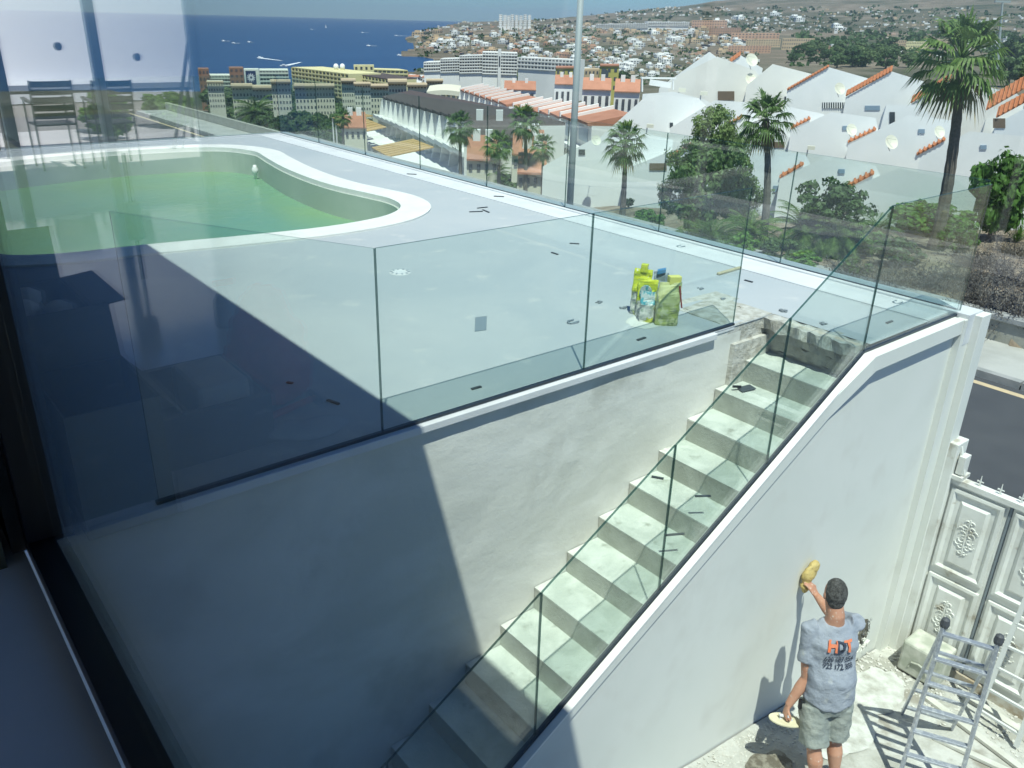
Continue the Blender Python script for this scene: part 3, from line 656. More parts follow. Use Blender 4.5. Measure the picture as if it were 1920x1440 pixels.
for k in range(60):
    o = bpy.data.objects.new('kerb_stone', kb0); COL.objects.link(o); o.parent = ks; o.matrix_parent_inverse = parent_world(ks).inverted(); o.location = (16.55, -14+k, ZR-.03+rnd.uniform(-.004, .004))
MB().box(16.55, -40, ZR-.3, 16.73, -14.03, ZR+.13).build('kerb_run', M_KERB, ks); MB().box(16.723, -40, ZR-.3, 18.6, 60, ZR+.125).build('slab', M_PAVE, ks)
bw = thing('block_wall', 'low retaining wall of weathered stone blocks with a grey coping beside the pavement', 'wall', (18.7, 5, ZR))
bk0 = MB().box(0, 0, 0, .28, 1.165, .46).mesh('block', [M_BLOCK])
for k in range(42):
    o = bpy.data.objects.new('block', bk0); COL.objects.link(o); o.parent = bw; o.matrix_parent_inverse = parent_world(bw).inverted(); o.location = (18.6+rnd.uniform(0, .012), -9.9+k*1.19, ZR+.125)
cp0 = MB().box(0, 0, 0, .40, 2.37, .10).mesh('coping_stone', [M_KERB])
for k in range(21):
    o = bpy.data.objects.new('coping_stone', cp0); COL.objects.link(o); o.parent = bw; o.matrix_parent_inverse = parent_world(bw).inverted(); o.location = (18.54, -9.9+k*2.38, ZR+.59)
MB().box(18.63, -40, ZR-.3, 18.85, 60, ZR+.58).build('core', M_BLOCK, bw)

# ================================================================== PERSON
M_SKIN = mat('skin', (.42, .20, .125), .55, (.50, .27, .18), 9, 5, col3=(.62, .56, .50), s3=38, lo3=.60, hi3=.70)
M_SHIRT = mat('grey_tshirt', (.27, .30, .36), .9, (.33, .36, .41), 5, 6, .35, .65, .5, 45, col3=(.46, .48, .48), s3=7, lo3=.60, hi3=.75)
M_SHORT = mat('dusty_shorts', (.22, .25, .24), .95, (.36, .38, .34), 6, 7, .35, .65, .5, 45)
M_HAIR = mat('short_grey_hair', (.05, .05, .047), .95, (.17, .168, .16), 45, 6, .4, .65, 1.0, 160)
M_SPONGE = mat('yellow_sponge', (.70, .55, .22), .95, (.62, .46, .16), 18, 6, .4, .6, 1.0, 90)
M_FLOAT = mat('wood_float', (.66, .62, .44), .7, (.55, .50, .34), 14, 5)
class SB(MB):
    def ell(s, pts, rs, side, n=20, m=0):
        """loft of elliptic rings: pts centres, rs (half width along side, half depth), exponent squareness"""
        base = len(s.v); side = Vector(side)
        P = [Vector(p) for p in pts]
        for i, p in enumerate(P):
            d = (P[min(i+1, len(P)-1)]-P[max(i-1, 0)]).normalized(); a = (side-d*side.dot(d)).normalized(); b = d.cross(a)
            for k in range(n):
                t = 2*math.pi*k/n; s.v.append(tuple(p+a*math.cos(t)*rs[i][0]+b*math.sin(t)*rs[i][1]))
        for i in range(len(P)-1):
            for k in range(n): s.f.append((base+i*n+k, base+i*n+(k+1) % n, base+(i+1)*n+(k+1) % n, base+(i+1)*n+k)); s.m.append(m)
        s.f.append(tuple(base+k for k in reversed(range(n)))); s.m.append(m); s.f.append(tuple(base+(len(P)-1)*n+k for k in range(n))); s.m.append(m)
        return s
    def ball(s, c, r, side=(1, 0, 0), n=14, m=0):
        c = Vector(c); r = r if isinstance(r, tuple) else (r, r, r); base = len(s.v); sx = Vector(side).normalized(); sz = Vector((0, 0, 1)); sy = sz.cross(sx)
        K = 9
        for j in range(1, K):
            th = math.pi*j/K
            for k in range(n):
                t = 2*math.pi*k/n; s.v.append(tuple(c+sx*math.sin(th)*math.cos(t)*r[0]+sy*math.sin(th)*math.sin(t)*r[1]+sz*math.cos(th)*r[2]))
        for j in range(K-2):
            for k in range(n): s.f.append((base+j*n+k, base+(j+1)*n+k, base+(j+1)*n+(k+1) % n, base+j*n+(k+1) % n)); s.m.append(m)
        s.f.append(tuple(base+k for k in range(n))); s.m.append(m); s.f.append(tuple(base+(K-2)*n+k for k in reversed(range(n)))); s.m.append(m)
        return s
def meld(o, vox, it=6):
    import bmesh
    b = bmesh.new(); b.from_mesh(o.data); bmesh.ops.recalc_face_normals(b, faces=b.faces); b.to_mesh(o.data); b.free()
    r = o.modifiers.new('remesh', 'REMESH'); r.mode = 'VOXEL'; r.voxel_size = vox; r.use_smooth_shade = True
    s = o.modifiers.new('smooth', 'SMOOTH'); s.iterations = it; s.factor = .5
    return o
TH = math.radians(52); FW = Vector((math.cos(TH), math.sin(TH), 0)); RT = Vector((math.sin(TH), -math.cos(TH), 0)); UP = Vector((0, 0, 1))
FEET = Vector((5.02, 2.10, 0)); FEET.z = zg(5.05)+.015
man = thing('person', 'man in grey printed t-shirt and dusty shorts sponging the white wall', 'person', FEET)
pel = Vector((5.12, 2.22, -2.46)); chest = Vector((5.17, 2.30, -2.08)); neck = Vector((5.195, 2.335, -1.84)); head = Vector((5.215, 2.385, -1.635))
sl = neck-RT*.185-UP*.055-FW*.01; sr = neck+RT*.185-UP*.03
ke_l = Vector((4.99, 2.18, -2.90)); an_l = Vector((4.99, 2.10, zg(5)+.09)); ke_r = Vector((5.19, 2.13, -2.88)); an_r = Vector((5.19, 2.05, zg(5.2)+.09))
hp_l = pel-RT*.10-UP*.06; hp_r = pel+RT*.10-UP*.06
el_l = atd(1513, 1270, 5.55); wr_l = atd(1478, 1322, 5.46)
el_r = Vector((5.46, 2.47, -2.04)); wr_r = Vector((5.59, 2.705, -2.03))
B = SB()
B.ell([pel-UP*.12, pel, pel+UP*.12, chest-UP*.08, chest+UP*.06, neck-UP*.08, neck-UP*.02], [(.15, .10), (.17, .115), (.155, .105), (.17, .11), (.165, .105), (.13, .085), (.085, .072)], RT)
B.ell([neck-UP*.05, neck+UP*.04, head-UP*.06], [(.080, .080), (.068, .072), (.064, .070)], RT)
B.ball(head, (.076, .094, .118), RT); B.ball(head+FW*.03-UP*.055, (.058, .062, .058), RT)
B.ball(head+FW*.103-UP*.02, (.014, .022, .026), RT)                         # nose
for s in (-1, 1):
    B.ball(head+RT*s*.079-UP*.015-FW*.008, (.011, .022, .034), RT, 10)       # ears
    B.ball(head+FW*.082+RT*s*.03+UP*.012, (.016, .012, .010), RT, 8)
B.ball(head+FW*.088-UP*.062, (.026, .012, .010), RT, 8)
def limb(pts, rs): B.ell(pts, [(r, r*.95) for r in rs], RT, 16)
limb([sl-UP*.03, sl.lerp(el_l, .5)-RT*.01, el_l, el_l.lerp(wr_l, .35), wr_l], [.044, .050, .045, .046, .030])
limb([sr-UP*.02, sr.lerp(el_r, .5), el_r], [.044, .048, .044]); limb([el_r, el_r.lerp(wr_r, .35), wr_r], [.044, .046, .029])
for h, k, a in ((hp_l, ke_l, an_l), (hp_r, ke_r, an_r)):
    limb([h, h.lerp(k, .5), k], [.092, .080, .060]); limb([k, k.lerp(a, .3)-FW*.018, k.lerp(a, .65)-FW*.008, a], [.056, .062, .046, .036])
    limb([a+UP*.01, a-UP*.05+FW*.03, a-UP*.06+FW*.12], [.036, .038, .03])
def hand(w, d, pn, thumb_side, curl=.5, L=.19, grip=False):
    """w wrist, d direction of fingers, pn palm normal (towards which fingers curl)"""
    d = d.normalized(); pn = (pn-d*pn.dot(d)).normalized(); sd = d.cross(pn)*thumb_side
    pc = w+d*.05; B.ell([w-d*.01, w+d*.03, w+d*.09], [(.028, .019), (.040, .017), (.042, .014)], sd, 14)
    for i, (o_, ln) in enumerate(((.031, .072), (.011, .080), (-.010, .075), (-.030, .058))):
        p0 = w+d*.085+sd*o_; a = curl*.5; p1 = p0+(d*math.cos(a)+pn*math.sin(a))*ln*.45; a += curl*1.0; p2 = p1+(d*math.cos(a)+pn*math.sin(a))*ln*.32; a += curl*.9; p3 = p2+(d*math.cos(a)+pn*math.sin(a))*ln*.25
        B.ell([p0-d*.01, p1, p2, p3], [(.0095, .0095), (.009, .009), (.0085, .0085), (.006, .006)], sd, 8)
    t0 = w+d*.03+sd*.03; t1 = t0+(d*.6+sd*.7+pn*.3).normalized()*.04; t2 = t1+(d*.8+sd*.1+pn*.6).normalized()*.032
    B.ell([t0-sd*.012, t1, t2], [(.014, .013), (.011, .011), (.008, .008)], sd, 8)
dl = (wr_l-el_l).normalized(); hand(wr_l, dl*.6-UP*.6-FW*.1, RT*.7+UP*.2, 1, 1.0)
hand(wr_r, UP*.75+Vector((0, .65, 0))-Vector((.2, 0, 0)), Vector((-.1, 1, -.2)), -1, .45)
body = meld(B.build('body', M_SKIN, man), .0065, 5)
# hair cap
H = SB(); H.ball(head+UP*.016-FW*.012, (.084, .098, .118), RT, 18); H.ball(head-FW*.045-UP*.035, (.066, .055, .075), RT, 14)
hr = meld(H.build('hair', M_HAIR, man), .007, 2)
# cut the hair away from face: boolean-free, push face vertices back inside the head
for v in hr.data.vertices:
    w = v.co-head
    f = w.dot(FW)
    if f > .02 and w.z < .055: v.co = head+w*.72
# shirt
S = SB()
S.ell([pel-UP*.035, pel+UP*.05, pel+UP*.15, chest-UP*.07, chest+UP*.07, neck-UP*.075, neck-UP*.008], [(.205, .15), (.192, .140), (.186, .134), (.192, .132), (.200, .128), (.172, .104), (.088, .076)], RT, 26)
S.ell([sl-RT*-.05+UP*.0, sl-UP*.01, sl.lerp(el_l, .35)-RT*.005, sl.lerp(el_l, .66)-RT*.01], [(.06, .06), (.068, .066), (.068, .066), (.074, .072)], RT, 18)
S.ell([sr-RT*.05, sr, sr.lerp(el_r, .4), sr.lerp(el_r, .75)], [(.06, .06), (.068, .066), (.068, .066), (.072, .07)], RT, 18)
for v_i in range(len(S.v)):
    v = Vector(S.v[v_i])
    if v.z < pel.z-.0: a = math.atan2((v-pel).dot(RT), (v-pel).dot(FW)); v += UP*.022*math.sin(3*a+1); S.v[v_i] = tuple(v)
shirt = meld(S.build('t_shirt', M_SHIRT, man), .009, 14)
tx = bpy.data.textures.new('folds', 'CLOUDS'); tx.noise_scale = .085; tx.noise_depth = 2
dm = shirt.modifiers.new('folds', 'DISPLACE'); dm.texture = tx; dm.strength = .022; dm.mid_level = .5; dm.texture_coords = 'LOCAL'
# shorts
S = SB()
S.ell([pel+UP*.06, pel-UP*.02, pel-UP*.12], [(.178, .125), (.19, .135), (.185, .13)], RT, 22)
for h, k in ((hp_l, ke_l), (hp_r, ke_r)):
    S.ell([h-UP*.02, h.lerp(k, .35), h.lerp(k, .65), h.lerp(k, .90)], [(.112, .118), (.112, .112), (.108, .108), (.112, .110)], RT, 20)
sh = meld(S.build('shorts', M_SHORT, man), .009, 4)
dm = sh.modifiers.new('folds', 'DISPLACE'); dm.texture = tx; dm.strength = .03; dm.mid_level = .5; dm.texture_coords = 'LOCAL'
MB().obox(hp_l-RT*.115-UP*.02-FW*.02, tuple(RT*.012), tuple(FW*.016), (0, 0, .045)).build('phone_pouch', M_BLACK, man, bevel=.006)
for a in (an_l, an_r):
    q = SB(); q.ell([a+UP*.035, a-UP*.02], [(.046, .044), (.044, .044)], RT, 14); meld(q.build('sock', mat('sock_grey', (.35, .37, .39), .95), man), .008, 1)
    q = SB(); q.ell([a-UP*.045-FW*.06, a-UP*.05+FW*.04, a-UP*.06+FW*.17], [(.045, .045), (.05, .045), (.04, .03)], RT, 14); meld(q.build('shoe', mat('work_shoe', (.16, .17, .19), .8, (.4, .4, .38), 14), man), .008, 1)
# print on the back of the shirt, draped on the cloth (shrink wrapped text)
def back_point(u, v):                # u to the viewer's right, v up, on the shirt's back
    c = chest+UP*(.05+v)+FW*(.02); x = u; rx = .205
    d = -.131*math.sqrt(max(0, 1-(x/rx)**2)); return c+RT*x+FW*d
M_ORG = mat('orange_print', (.75, .16, .05), .8, (.62, .22, .12), 40, 3); M_INK = mat('dark_print', (.035, .045, .07), .8)
def text_part(s, u, v, size, m, bold=0, par=None):
    cu = bpy.data.curves.new('print', 'FONT'); cu.body = s; cu.size = size; cu.align_x = 'CENTER'; cu.offset = bold; cu.resolution_u = 2
    tmp = bpy.data.objects.new('tmp', cu); COL.objects.link(tmp)
    dg = bpy.context.evaluated_depsgraph_get(); me = bpy.data.meshes.new_from_object(tmp.evaluated_get(dg)); bpy.data.objects.remove(tmp)
    b = bmesh.new(); b.from_mesh(me)
    for w in b.verts: w.co.y *= 1.5
    bmesh.ops.triangulate(b, faces=b.faces); bmesh.ops.subdivide_edges(b, edges=b.edges, cuts=1)
    for w in b.verts: w.co = back_point(u+w.co.x, v+w.co.y)-FW*.03
    b.to_mesh(me); b.free(); me.materials.clear(); me.materials.append(m)
    o = bpy.data.objects.new('shirt_print', me); COL.objects.link(o); o.parent = shirt; o.matrix_parent_inverse = Matrix.Identity(4)
    sw = o.modifiers.new('wrap', 'SHRINKWRAP'); sw.target = shirt; sw.wrap_method = 'PROJECT'; sw.use_negative_direction = True; sw.use_positive_direction = True; sw.wrap_mode = 'ABOVE_SURFACE'; sw.offset = .002; sw.project_limit = 0
    sw.wrap_method = 'NEAREST_SURFACEPOINT'; sw.offset = .014
    return o
for s, u, v, sz, m, bo in (('H', -.052, .025, .108, M_ORG, .005), ('D', .014, .025, .108, M_INK, .005), ('T', .080, .025, .108, M_ORG, .005), ('POLIMENTACO', .012, -.012, .022, M_INK, 0), ('620 187 554', .010, -.066, .044, M_INK, .001), ('922 172 358', .010, -.126, .044, M_INK, .001)):
    text_part(s, u, v, sz, m, bo)
# what he holds
sp = SB(); c = wr_r+Vector((.005, .085, .125))
sp.ball(Vector((5.61, 2.815, -1.90)), (.075, .042, .10), (1, 0, 0), 14); sp.ball(Vector((5.58, 2.81, -2.00)), (.04, .035, .08), (1, 0, 0), 12); sp.ball(Vector((5.65, 2.81, -1.83)), (.06, .036, .05), (1, 0, 0), 12)
sp = meld(sp.build('sponge', M_SPONGE, None), .01, 2); sp.location = (0, 0, 0)
dm = sp.modifiers.new('folds', 'DISPLACE'); dm.texture = tx; dm.strength = .05; dm.texture_coords = 'LOCAL'
tag(sp, 'crumpled yellow sponge cloth pressed to the wall by the raised hand', 'sponge')
hc = wr_l+(dl*.6-UP*.6-FW*.1).normalized()*.10
fl = thing('plaster_float', 'pale oval plastering float held low in the left hand', 'float', hc)
fa_ = (RT*.95+FW*.1-UP*.28).normalized(); fb_ = FW.cross(fa_).normalized(); cdn = hc-UP*.055+RT*.02
m = MB(); K = 22; ring0 = [cdn+fa_*math.cos(2*math.pi*i/K)*.155+FW*math.sin(2*math.pi*i/K)*.07 for i in range(K)]
m.prism(ring0, tuple(Vector((0, 0, .018))), 0); m.build('board', M_FLOAT, fl, fix=True, bevel=.004)
MB().tube([cdn+fa_*.05+UP*.01, hc+fa_*.045, hc-fa_*.045, cdn-fa_*.05+UP*.01], .014, 8).build('handle', M_CURB, fl)

# ================================================================== ROOM THINGS SEEN AS REFLECTIONS IN THE PANE (mirrored across X = XW)
def mir(p): p = Vector(p); return Vector((2*XW-p.x, p.y, p.z))
M_CARD = mat('cardboard', (.085, .08, .05), .9, (.10, .09, .055), 4, 5); M_CARDIN = mat('cardboard_inside', (.09, .062, .034), .95)  # outer card darkened: the shade on the box sides is put into its colour
def carton(label, cx, cy, cz, w, d, h, rz, flaps):
    t = thing('cardboard_box', label, 'box', (cx, cy, cz), rz, 'cardboard boxes reflected in the window'); th = .006
    for (x0, y0, x1, y1) in ((-w/2, -d/2, w/2, -d/2+th), (-w/2, d/2-th, w/2, d/2), (-w/2, -d/2+th, -w/2+th, d/2-th), (w/2-th, -d/2+th, w/2, d/2-th)):
        MB().box(x0, y0, 0, x1, y1, h).build('side', M_CARD, t, world=False)
    MB().box(-w/2+th, -d/2+th, .002, w/2-th, d/2-th, .01).build('bottom', M_CARDIN, t, world=False)
    for (side, ang) in flaps:
        L = d/2*.9; ca, sa = math.cos(ang), math.sin(ang)
        if side in 'xX':
            s = 1 if side == 'X' else -1; L = w/2*.9
            MB().hexa([(s*w/2, -d/2, h), (s*w/2+s*L*ca, -d/2, h+L*sa), (s*w/2+s*L*ca, d/2, h+L*sa), (s*w/2, d/2, h), (s*w/2, -d/2, h+th), (s*w/2+s*L*ca, -d/2, h+L*sa+th), (s*w/2+s*L*ca, d/2, h+L*sa+th), (s*w/2, d/2, h+th)]).build('flap', M_CARD, t, world=False)
        else:
            s = 1 if side == 'Y' else -1
            MB().hexa([(-w/2, s*d/2, h), (w/2, s*d/2, h), (w/2, s*d/2+s*L*ca, h+L*sa), (-w/2, s*d/2+s*L*ca, h+L*sa), (-w/2, s*d/2, h+th), (w/2, s*d/2, h+th), (w/2, s*d/2+s*L*ca, h+L*sa+th), (-w/2, s*d/2+s*L*ca, h+L*sa+th)]).build('flap', M_CARD, t, world=False)
    return t
carton('nearer open cardboard box standing on the floor beside the window jamb', -.000, 2.66, ZF, .27, .40, .42, 0, (('Y', 1.35), ('x', -.9)))
b2 = carton('second open cardboard box behind the first with its flap folded out', -.00, 3.42, ZF, .27, .46, .50, 0, (('Y', 1.45), ('x', .1)))
M_FOAM = mat('foam_wrap', (.5, .52, .5), .8)
for k, (x, y) in enumerate(((-.05, 3.32), (.05, 3.36), (.02, 3.48))):
    q = MB(); q.lathe((0, 0, 0), [(.03, 0), (.05, .02), (.05, .05), (.02, .07)], 10); o = q.build('wrapped_cup', M_FOAM, None, smooth=True); o.location = (x, y, ZF+.44+.01*k)
    MB().box(-.05, -.05, -.43, .05, .05, 0).build('paper_padding', M_FOAM, o, world=False)
    tag(o, 'pale wrapped cup in the second cardboard box, '+('leftmost' if k == 2 else 'middle one' if k == 1 else 'nearest one'), 'cup', 'wrapped cups in the box')
# tool crate, red bag, spray bottle, hammer
M_CRATE = mat('crate_grey', (.07, .085, .10), .7); M_REDB = mat('red_bag', (.85, .12, .10), .7, (.65, .10, .09), 6, 4)
t = thing('tool_crate', 'dark tool crate on the floor reflected in the pane', 'crate', (-.37, 2.98, ZF))
MB().box(-.60, 2.74, ZF, -.15, 3.24, ZF+.03).build('bottom', M_CRATE, t)
for (x0, y0, x1, y1) in ((-.60, 2.74, -.15, 2.77), (-.60, 3.21, -.15, 3.24), (-.60, 2.77, -.57, 3.21), (-.18, 2.77, -.15, 3.21)): MB().box(x0, y0, ZF+.03, x1, y1, ZF+.20).build('side', M_CRATE, t)
MB().box(-.55, 2.80, ZF+.03, -.35, 3.1, ZF+.26).build('paint_can', M_FOAM, t, bevel=.02)
S = SB(); c = mir((1.26, 3.15, ZF)); S.ell([c, c+UP*.12, c+UP*.28, c+UP*.42, c+UP*.50], [(.17, .12), (.19, .14), (.16, .11), (.10, .05), (.05, .02)], (1, 0, 0), 18)
rb_ = meld(S.build('red_bag', M_REDB, None), .014, 2); dm = rb_.modifiers.new('folds', 'DISPLACE'); dm.texture = tx; dm.strength = .06; dm.texture_coords = 'LOCAL'
tag(rb_, 'slumped red bag on the floor reflected in the pane', 'bag')
c = mir((1.43, 4.1, ZF)); t = thing('spray_bottle', 'spray bottle with red trigger head reflected in the pane', 'bottle', c)
MB().lathe(c, [(.04, 0), (.045, .02), (.045, .14), (.018, .19), (.018, .22)], 16).build('bottle', M_FOAM, t, smooth=True)
MB().box(c.x-.07, c.y-.012, c.z+.22, c.x+.035, c.y+.012, c.z+.25).build('trigger', M_REDB, t, bevel=.005)
c = mir((1.38, 2.98, ZF)); d = mir((1.10, 2.90, ZF)); t = thing('hammer', 'hammer lying on the floor reflected in the pane', 'hammer', c)
MB().tube([d+UP*.02, c+UP*.02], .014, 8).build('handle', M_REDB, t); MB().bar(c+Vector((0, -.06, .025)), c+Vector((0, .05, .025)), .03, .03).build('head', M_TROWEL, t, bevel=.004)
S = SB(); c = mir((1.25, 2.70, ZF)); S.ball(c+UP*.03, (.13, .07, .035), (1, 0, 0)); S.ball(c+Vector((.1, .05, .03)), (.08, .06, .03), (1, 0, 0))
o = meld(S.build('plastic_sheet', mat('clear_film', (.45, .5, .55), .2), None), .012, 1); tag(o, 'crumpled clear plastic film on the floor reflected in the pane', 'plastic film')
# broom bucket in the back
c = mir((1.35, 5.2, ZF)); t = thing('floor_lamp_base', 'thin dark stand with a pale roll on it reflected above the crate', 'stand', c)
MB().tube([c, c+UP*.75], .012, 8).build('pole', M_BLACK, t); MB().lathe(c+UP*.25, [(.045, 0), (.05, .02), (.05, .20), (.045, .22)], 12).build('roll', M_FOAM, t)
# ---- the outside seen mirrored at the upper left: side deck, chairs, table, white house, gravel bed
M_PATIO = mat('patio_tile', (.52, .52, .52), .5, (.46, .46, .46), 1, 4)
struct(MB().box(-9, 7.3, .6, -.02, 12.9, ZF-.004).build('side_deck', M_PATIO))
M_GRAV = mat('gravel', (.16, .155, .15), .95, (.42, .41, .40), 60, 3, .5, .62, 1, 40)
struct(MB().box(-14, 12.9, .3, -.02, 17.0, ZF-.02).build('gravel_bed', M_GRAV))
hw = thing('neighbour_house', 'bright white neighbouring house wall reflected at the upper left', 'house', (-5, 17.5, ZF))
MB().box(-14, 17.0, -6, -.02, 19, 5.3).build('wall', mat('bright_render', (.82, .82, .80), .85), hw)
MB().box(-14, 16.75, ZF, -.02, 16.98, ZF+.28).build('plinth', M_CURB, hw)
M_CHAIR = mat('dark_aluminium', (.035, .04, .045), .4)
def chair(c, rz, label):
    t = thing('garden_chair', label, 'chair', c, rz, 'slatted garden chairs reflected in the window')
    for sx in (-1, 1):
        MB().tube([(sx*.25, -.22, 0), (sx*.25, -.24, .44), (sx*.25, -.24, .66)], .014, 6).build('leg', M_CHAIR, t, world=False)
        MB().tube([(sx*.25, .22, 0), (sx*.25, .20, .44), (sx*.25, .28, .86)], .014, 6).build('leg', M_CHAIR, t, world=False)
        MB().bar((sx*.25, -.27, .67), (sx*.25, .22, .65), .045, .02).build('armrest', M_CHAIR, t, world=False)
    for k in range(6): MB().box(-.25, -.22+k*.075, .43, .25, -.165+k*.075, .445).build('slat', M_CHAIR, t, world=False)
    for k in range(5):
        z = .50+k*.075; m = MB(); N = 6
        for i in range(N):
            x0, x1 = -.25+.5*i/N, -.25+.5*(i+1)/N; f = lambda x: .205+(z-.44)*.19+.035*(1-(x/.25)**2)
            m.hexa([(x0, f(x0), z), (x1, f(x1), z), (x1, f(x1)+.012, z), (x0, f(x0)+.012, z), (x0, f(x0), z+.056), (x1, f(x1), z+.056), (x1, f(x1)+.012, z+.056), (x0, f(x0)+.012, z+.056)])
        m.build('slat', M_CHAIR, t, world=False)
    return t
for (px, lab) in ((103, 'left slatted dark chair reflected before the white wall'), (213, 'right slatted dark chair reflected with a green shrub behind it')):
    c = mir(atd(px, 250, 9.9)); c.z = ZF; chair(c, math.radians(180), lab).scale = (.74, .85, 1.0)
c = mir(atd(190, 180, 11.2)); t = thing('garden_table', 'thin topped garden table behind the reflected chairs', 'table', (c.x, c.y, ZF))
MB().box(c.x-1.25, c.y-.4, ZF+.66, c.x+1.25, c.y+.4, ZF+.69).build('table_top', M_CHAIR, t)
for sx in (-1, 1):
    for sy in (-1, 1): MB().bar((c.x+sx*1.1, c.y+sy*.3, ZF), (c.x+sx*1.1, c.y+sy*.3, ZF+.66), .04).build('leg', M_CHAIR, t)
c = mir(atd(335, 240, 11.0)); t = thing('parasol_pole', 'thin slanting twin pole leaning at the right of the reflection', 'pole', (c.x, c.y, ZF))
e = mir(atd(357, 50, 11.0)); s_ = mir(atd(322, 235, 11.0)); s_.z = ZF; MB().tube([s_, e], .022, 8).build('pole', M_CRATE, t); MB().tube([s_+Vector((-.1, 0, 0)), e+Vector((.0, 0, -.2))], .014, 8).build('stay', M_CRATE, t)
for (px, py, w) in ((110, 87, 'left'), (258, 107, 'right')):
    c = mir(ony(px, py, 7.16)); c.y = 7.16; o = SB().ball((0, 0, 0), (.03, .012, .03), (1, 0, 0)).build('door_knob', M_METAL, None, smooth=True); o.location = c; tag(o, 'round grey knob on the %s reflected door leaf' % w, 'knob')
    MB().box(-.005, 0, -.005, .005, .02, .005).build('spindle', M_METAL, o, world=False)

# ================================================================== TERRAIN, SEA
SEA = -80.0
TD = [18, 22, 28, 45, 60, 100, 150, 250, 400, 600, 800, 1200, 1600, 2500, 4000, 6000, 8000, 11000]
TT = {0: [-6.5, -7.5, -9, -12, -15, -20, -26, -36, -50, -64, -73, -78, -84, -90, -90, -90, -90, -90],
      700: [-5.2, -5.8, -6.8, -9.5, -11.5, -16, -22, -34, -48, -62, -72, -78, -84, -84, -80, -78, -80, -84],
      900: [-3.9, -4.0, -5.5, -8.5, -10.5, -15, -21, -33, -47, -61, -70, -76, -78, -74, -66, -50, -30, -20],
      1000: [-3.6, -3.8, -4.8, -7.6, -9.7, -14.5, -20, -31, -45, -60, -69, -75, -76, -70, -55, -25, 0, 20],
      1200: [-3.3, -3.6, -4.3, -7, -9.2, -14, -19.5, -30, -44, -58, -66, -72, -70, -60, -22, 40, 115, 130],
      1500: [-3.15, -3.4, -4.0, -6.6, -8.8, -13.5, -19, -29, -42, -55, -61, -64, -62, -50, -6, 100, 255, 430],
      1920: [-3.1, -3.3, -3.9, -6.3, -8.3, -13, -18, -28, -40, -52, -57, -60, -58, -46, 8, 150, 340, 560]}
TX = sorted(TT)
import bisect
def lerp_tab(xs, ys, x):
    if x <= xs[0]: return ys[0]
    if x >= xs[-1]: return ys[-1]
    i = bisect.bisect(xs, x)-1; f = (x-xs[i])/(xs[i+1]-xs[i]); return ys[i]+(ys[i+1]-ys[i])*f
def col_of(X, Y):
    az = math.degrees(math.atan2(Y, X)); return lerp_tab([-10, 21.7, 30.5, 36.6, 43.0, 49.7, 56.5, 59.8, 66.3, 75.2, 80.6, 100], [2600, 1920, 1600, 1400, 1200, 1000, 800, 700, 500, 200, 0, -700], az)
def tz(X, Y, rough=True):
    D = max(18, math.hypot(X, Y)); c = col_of(X, Y); l = math.log(D); ls = [math.log(d) for d in TD]
    v = [lerp_tab(ls, TT[k], l) for k in TX]; z = lerp_tab(TX, v, c)
    if rough and D > 19: z += noise.noise(Vector((X*.25, Y*.25, 0)))*min(.5, (D-18)*.03)+noise.noise(Vector((X*.004, Y*.004, 3)))*min(14, max(0, D-1800)*.006)
    return z
SEAPOLY = [(-400, 176), (560, 176), (640, 160), (700, 150), (738, 138), (790, 133), (800, 122), (812, 114), (800, 108), (752, 106), (748, 99), (770, 92), (772, 84), (760, 76), (772, 64), (800, 60), (842, 54), (880, 47), (930, 41), (1000, 37.5), (1000, -200), (-400, -200)]
def inpoly(x, y, P):
    c = False; j = len(P)-1
    for i in range(len(P)):
        if (P[i][1] > y) != (P[j][1] > y) and x < (P[j][0]-P[i][0])*(y-P[i][1])/(P[j][1]-P[i][1])+P[i][0]: c = not c
        j = i
    return c
def ground(X, Y):
    D = math.hypot(X, Y)
    if X < 18.8 and Y < 60 and X > -60 and not (X < 7.5 and Y > 17.3 and D > 18): return min(tz(X, Y), -4.3)
    z = tz(X, Y)
    if D > 650:
        px, py = proj((X, Y, SEA))
        if inpoly(px, py, SEAPOLY): return SEA-6
        z = max(z, SEA+2.0)
    return z
def hit(px, py):
    r = ray(px, py); h = math.hypot(r.x, r.y); r = r/h; D = 19.
    while D < 12000:
        z = EYE+r.z*D
        if z < ground(r.x*D, r.y*D):
            a, b = D/1.02, D
            for _ in range(12):
                m = (a+b)/2
                if EYE+r.z*m < ground(r.x*m, r.y*m): b = m
                else: a = m
            return Vector((r.x*b, r.y*b, ground(r.x*b, r.y*b)))
        D *= 1.02
    return Vector((r.x*12000, r.y*12000, 0))
tm = MB(); AZ = [math.radians(-25+135*i/330) for i in range(331)]; DD = [18*(12500/18)**(j/210) for j in range(211)]
base = []
for a in AZ:
    row = []
    for D in DD:
        X, Y = D*math.cos(a), D*math.sin(a); row.append(len(tm.v)); tm.v.append((X, Y, ground(X, Y)))
    base.append(row)
for i in range(len(AZ)-1):
    for j in range(len(DD)-1): tm.f.append((base[i][j], base[i][j+1], base[i+1][j+1], base[i+1][j])); tm.m.append(0)
for i in range(len(AZ)-1): n = len(tm.v); tm.v.append((0, 0, -4.6)); tm.f.append((n, base[i][0], base[i+1][0])); tm.m.append(0)
M_TERR = bpy.data.materials.new('terrain_ground'); M_TERR.use_nodes = True; nt = M_TERR.node_tree; pb = nt.nodes['Principled BSDF']; pb.inputs['Roughness'].default_value = 1; pb.inputs['Specular IOR Level'].default_value = .1
near = ramp(nt, nz(nt, .9, 8, .65, .5), [(.35, (.11, .085, .055)), (.5, (.24, .19, .135)), (.66, (.33, .28, .21))])
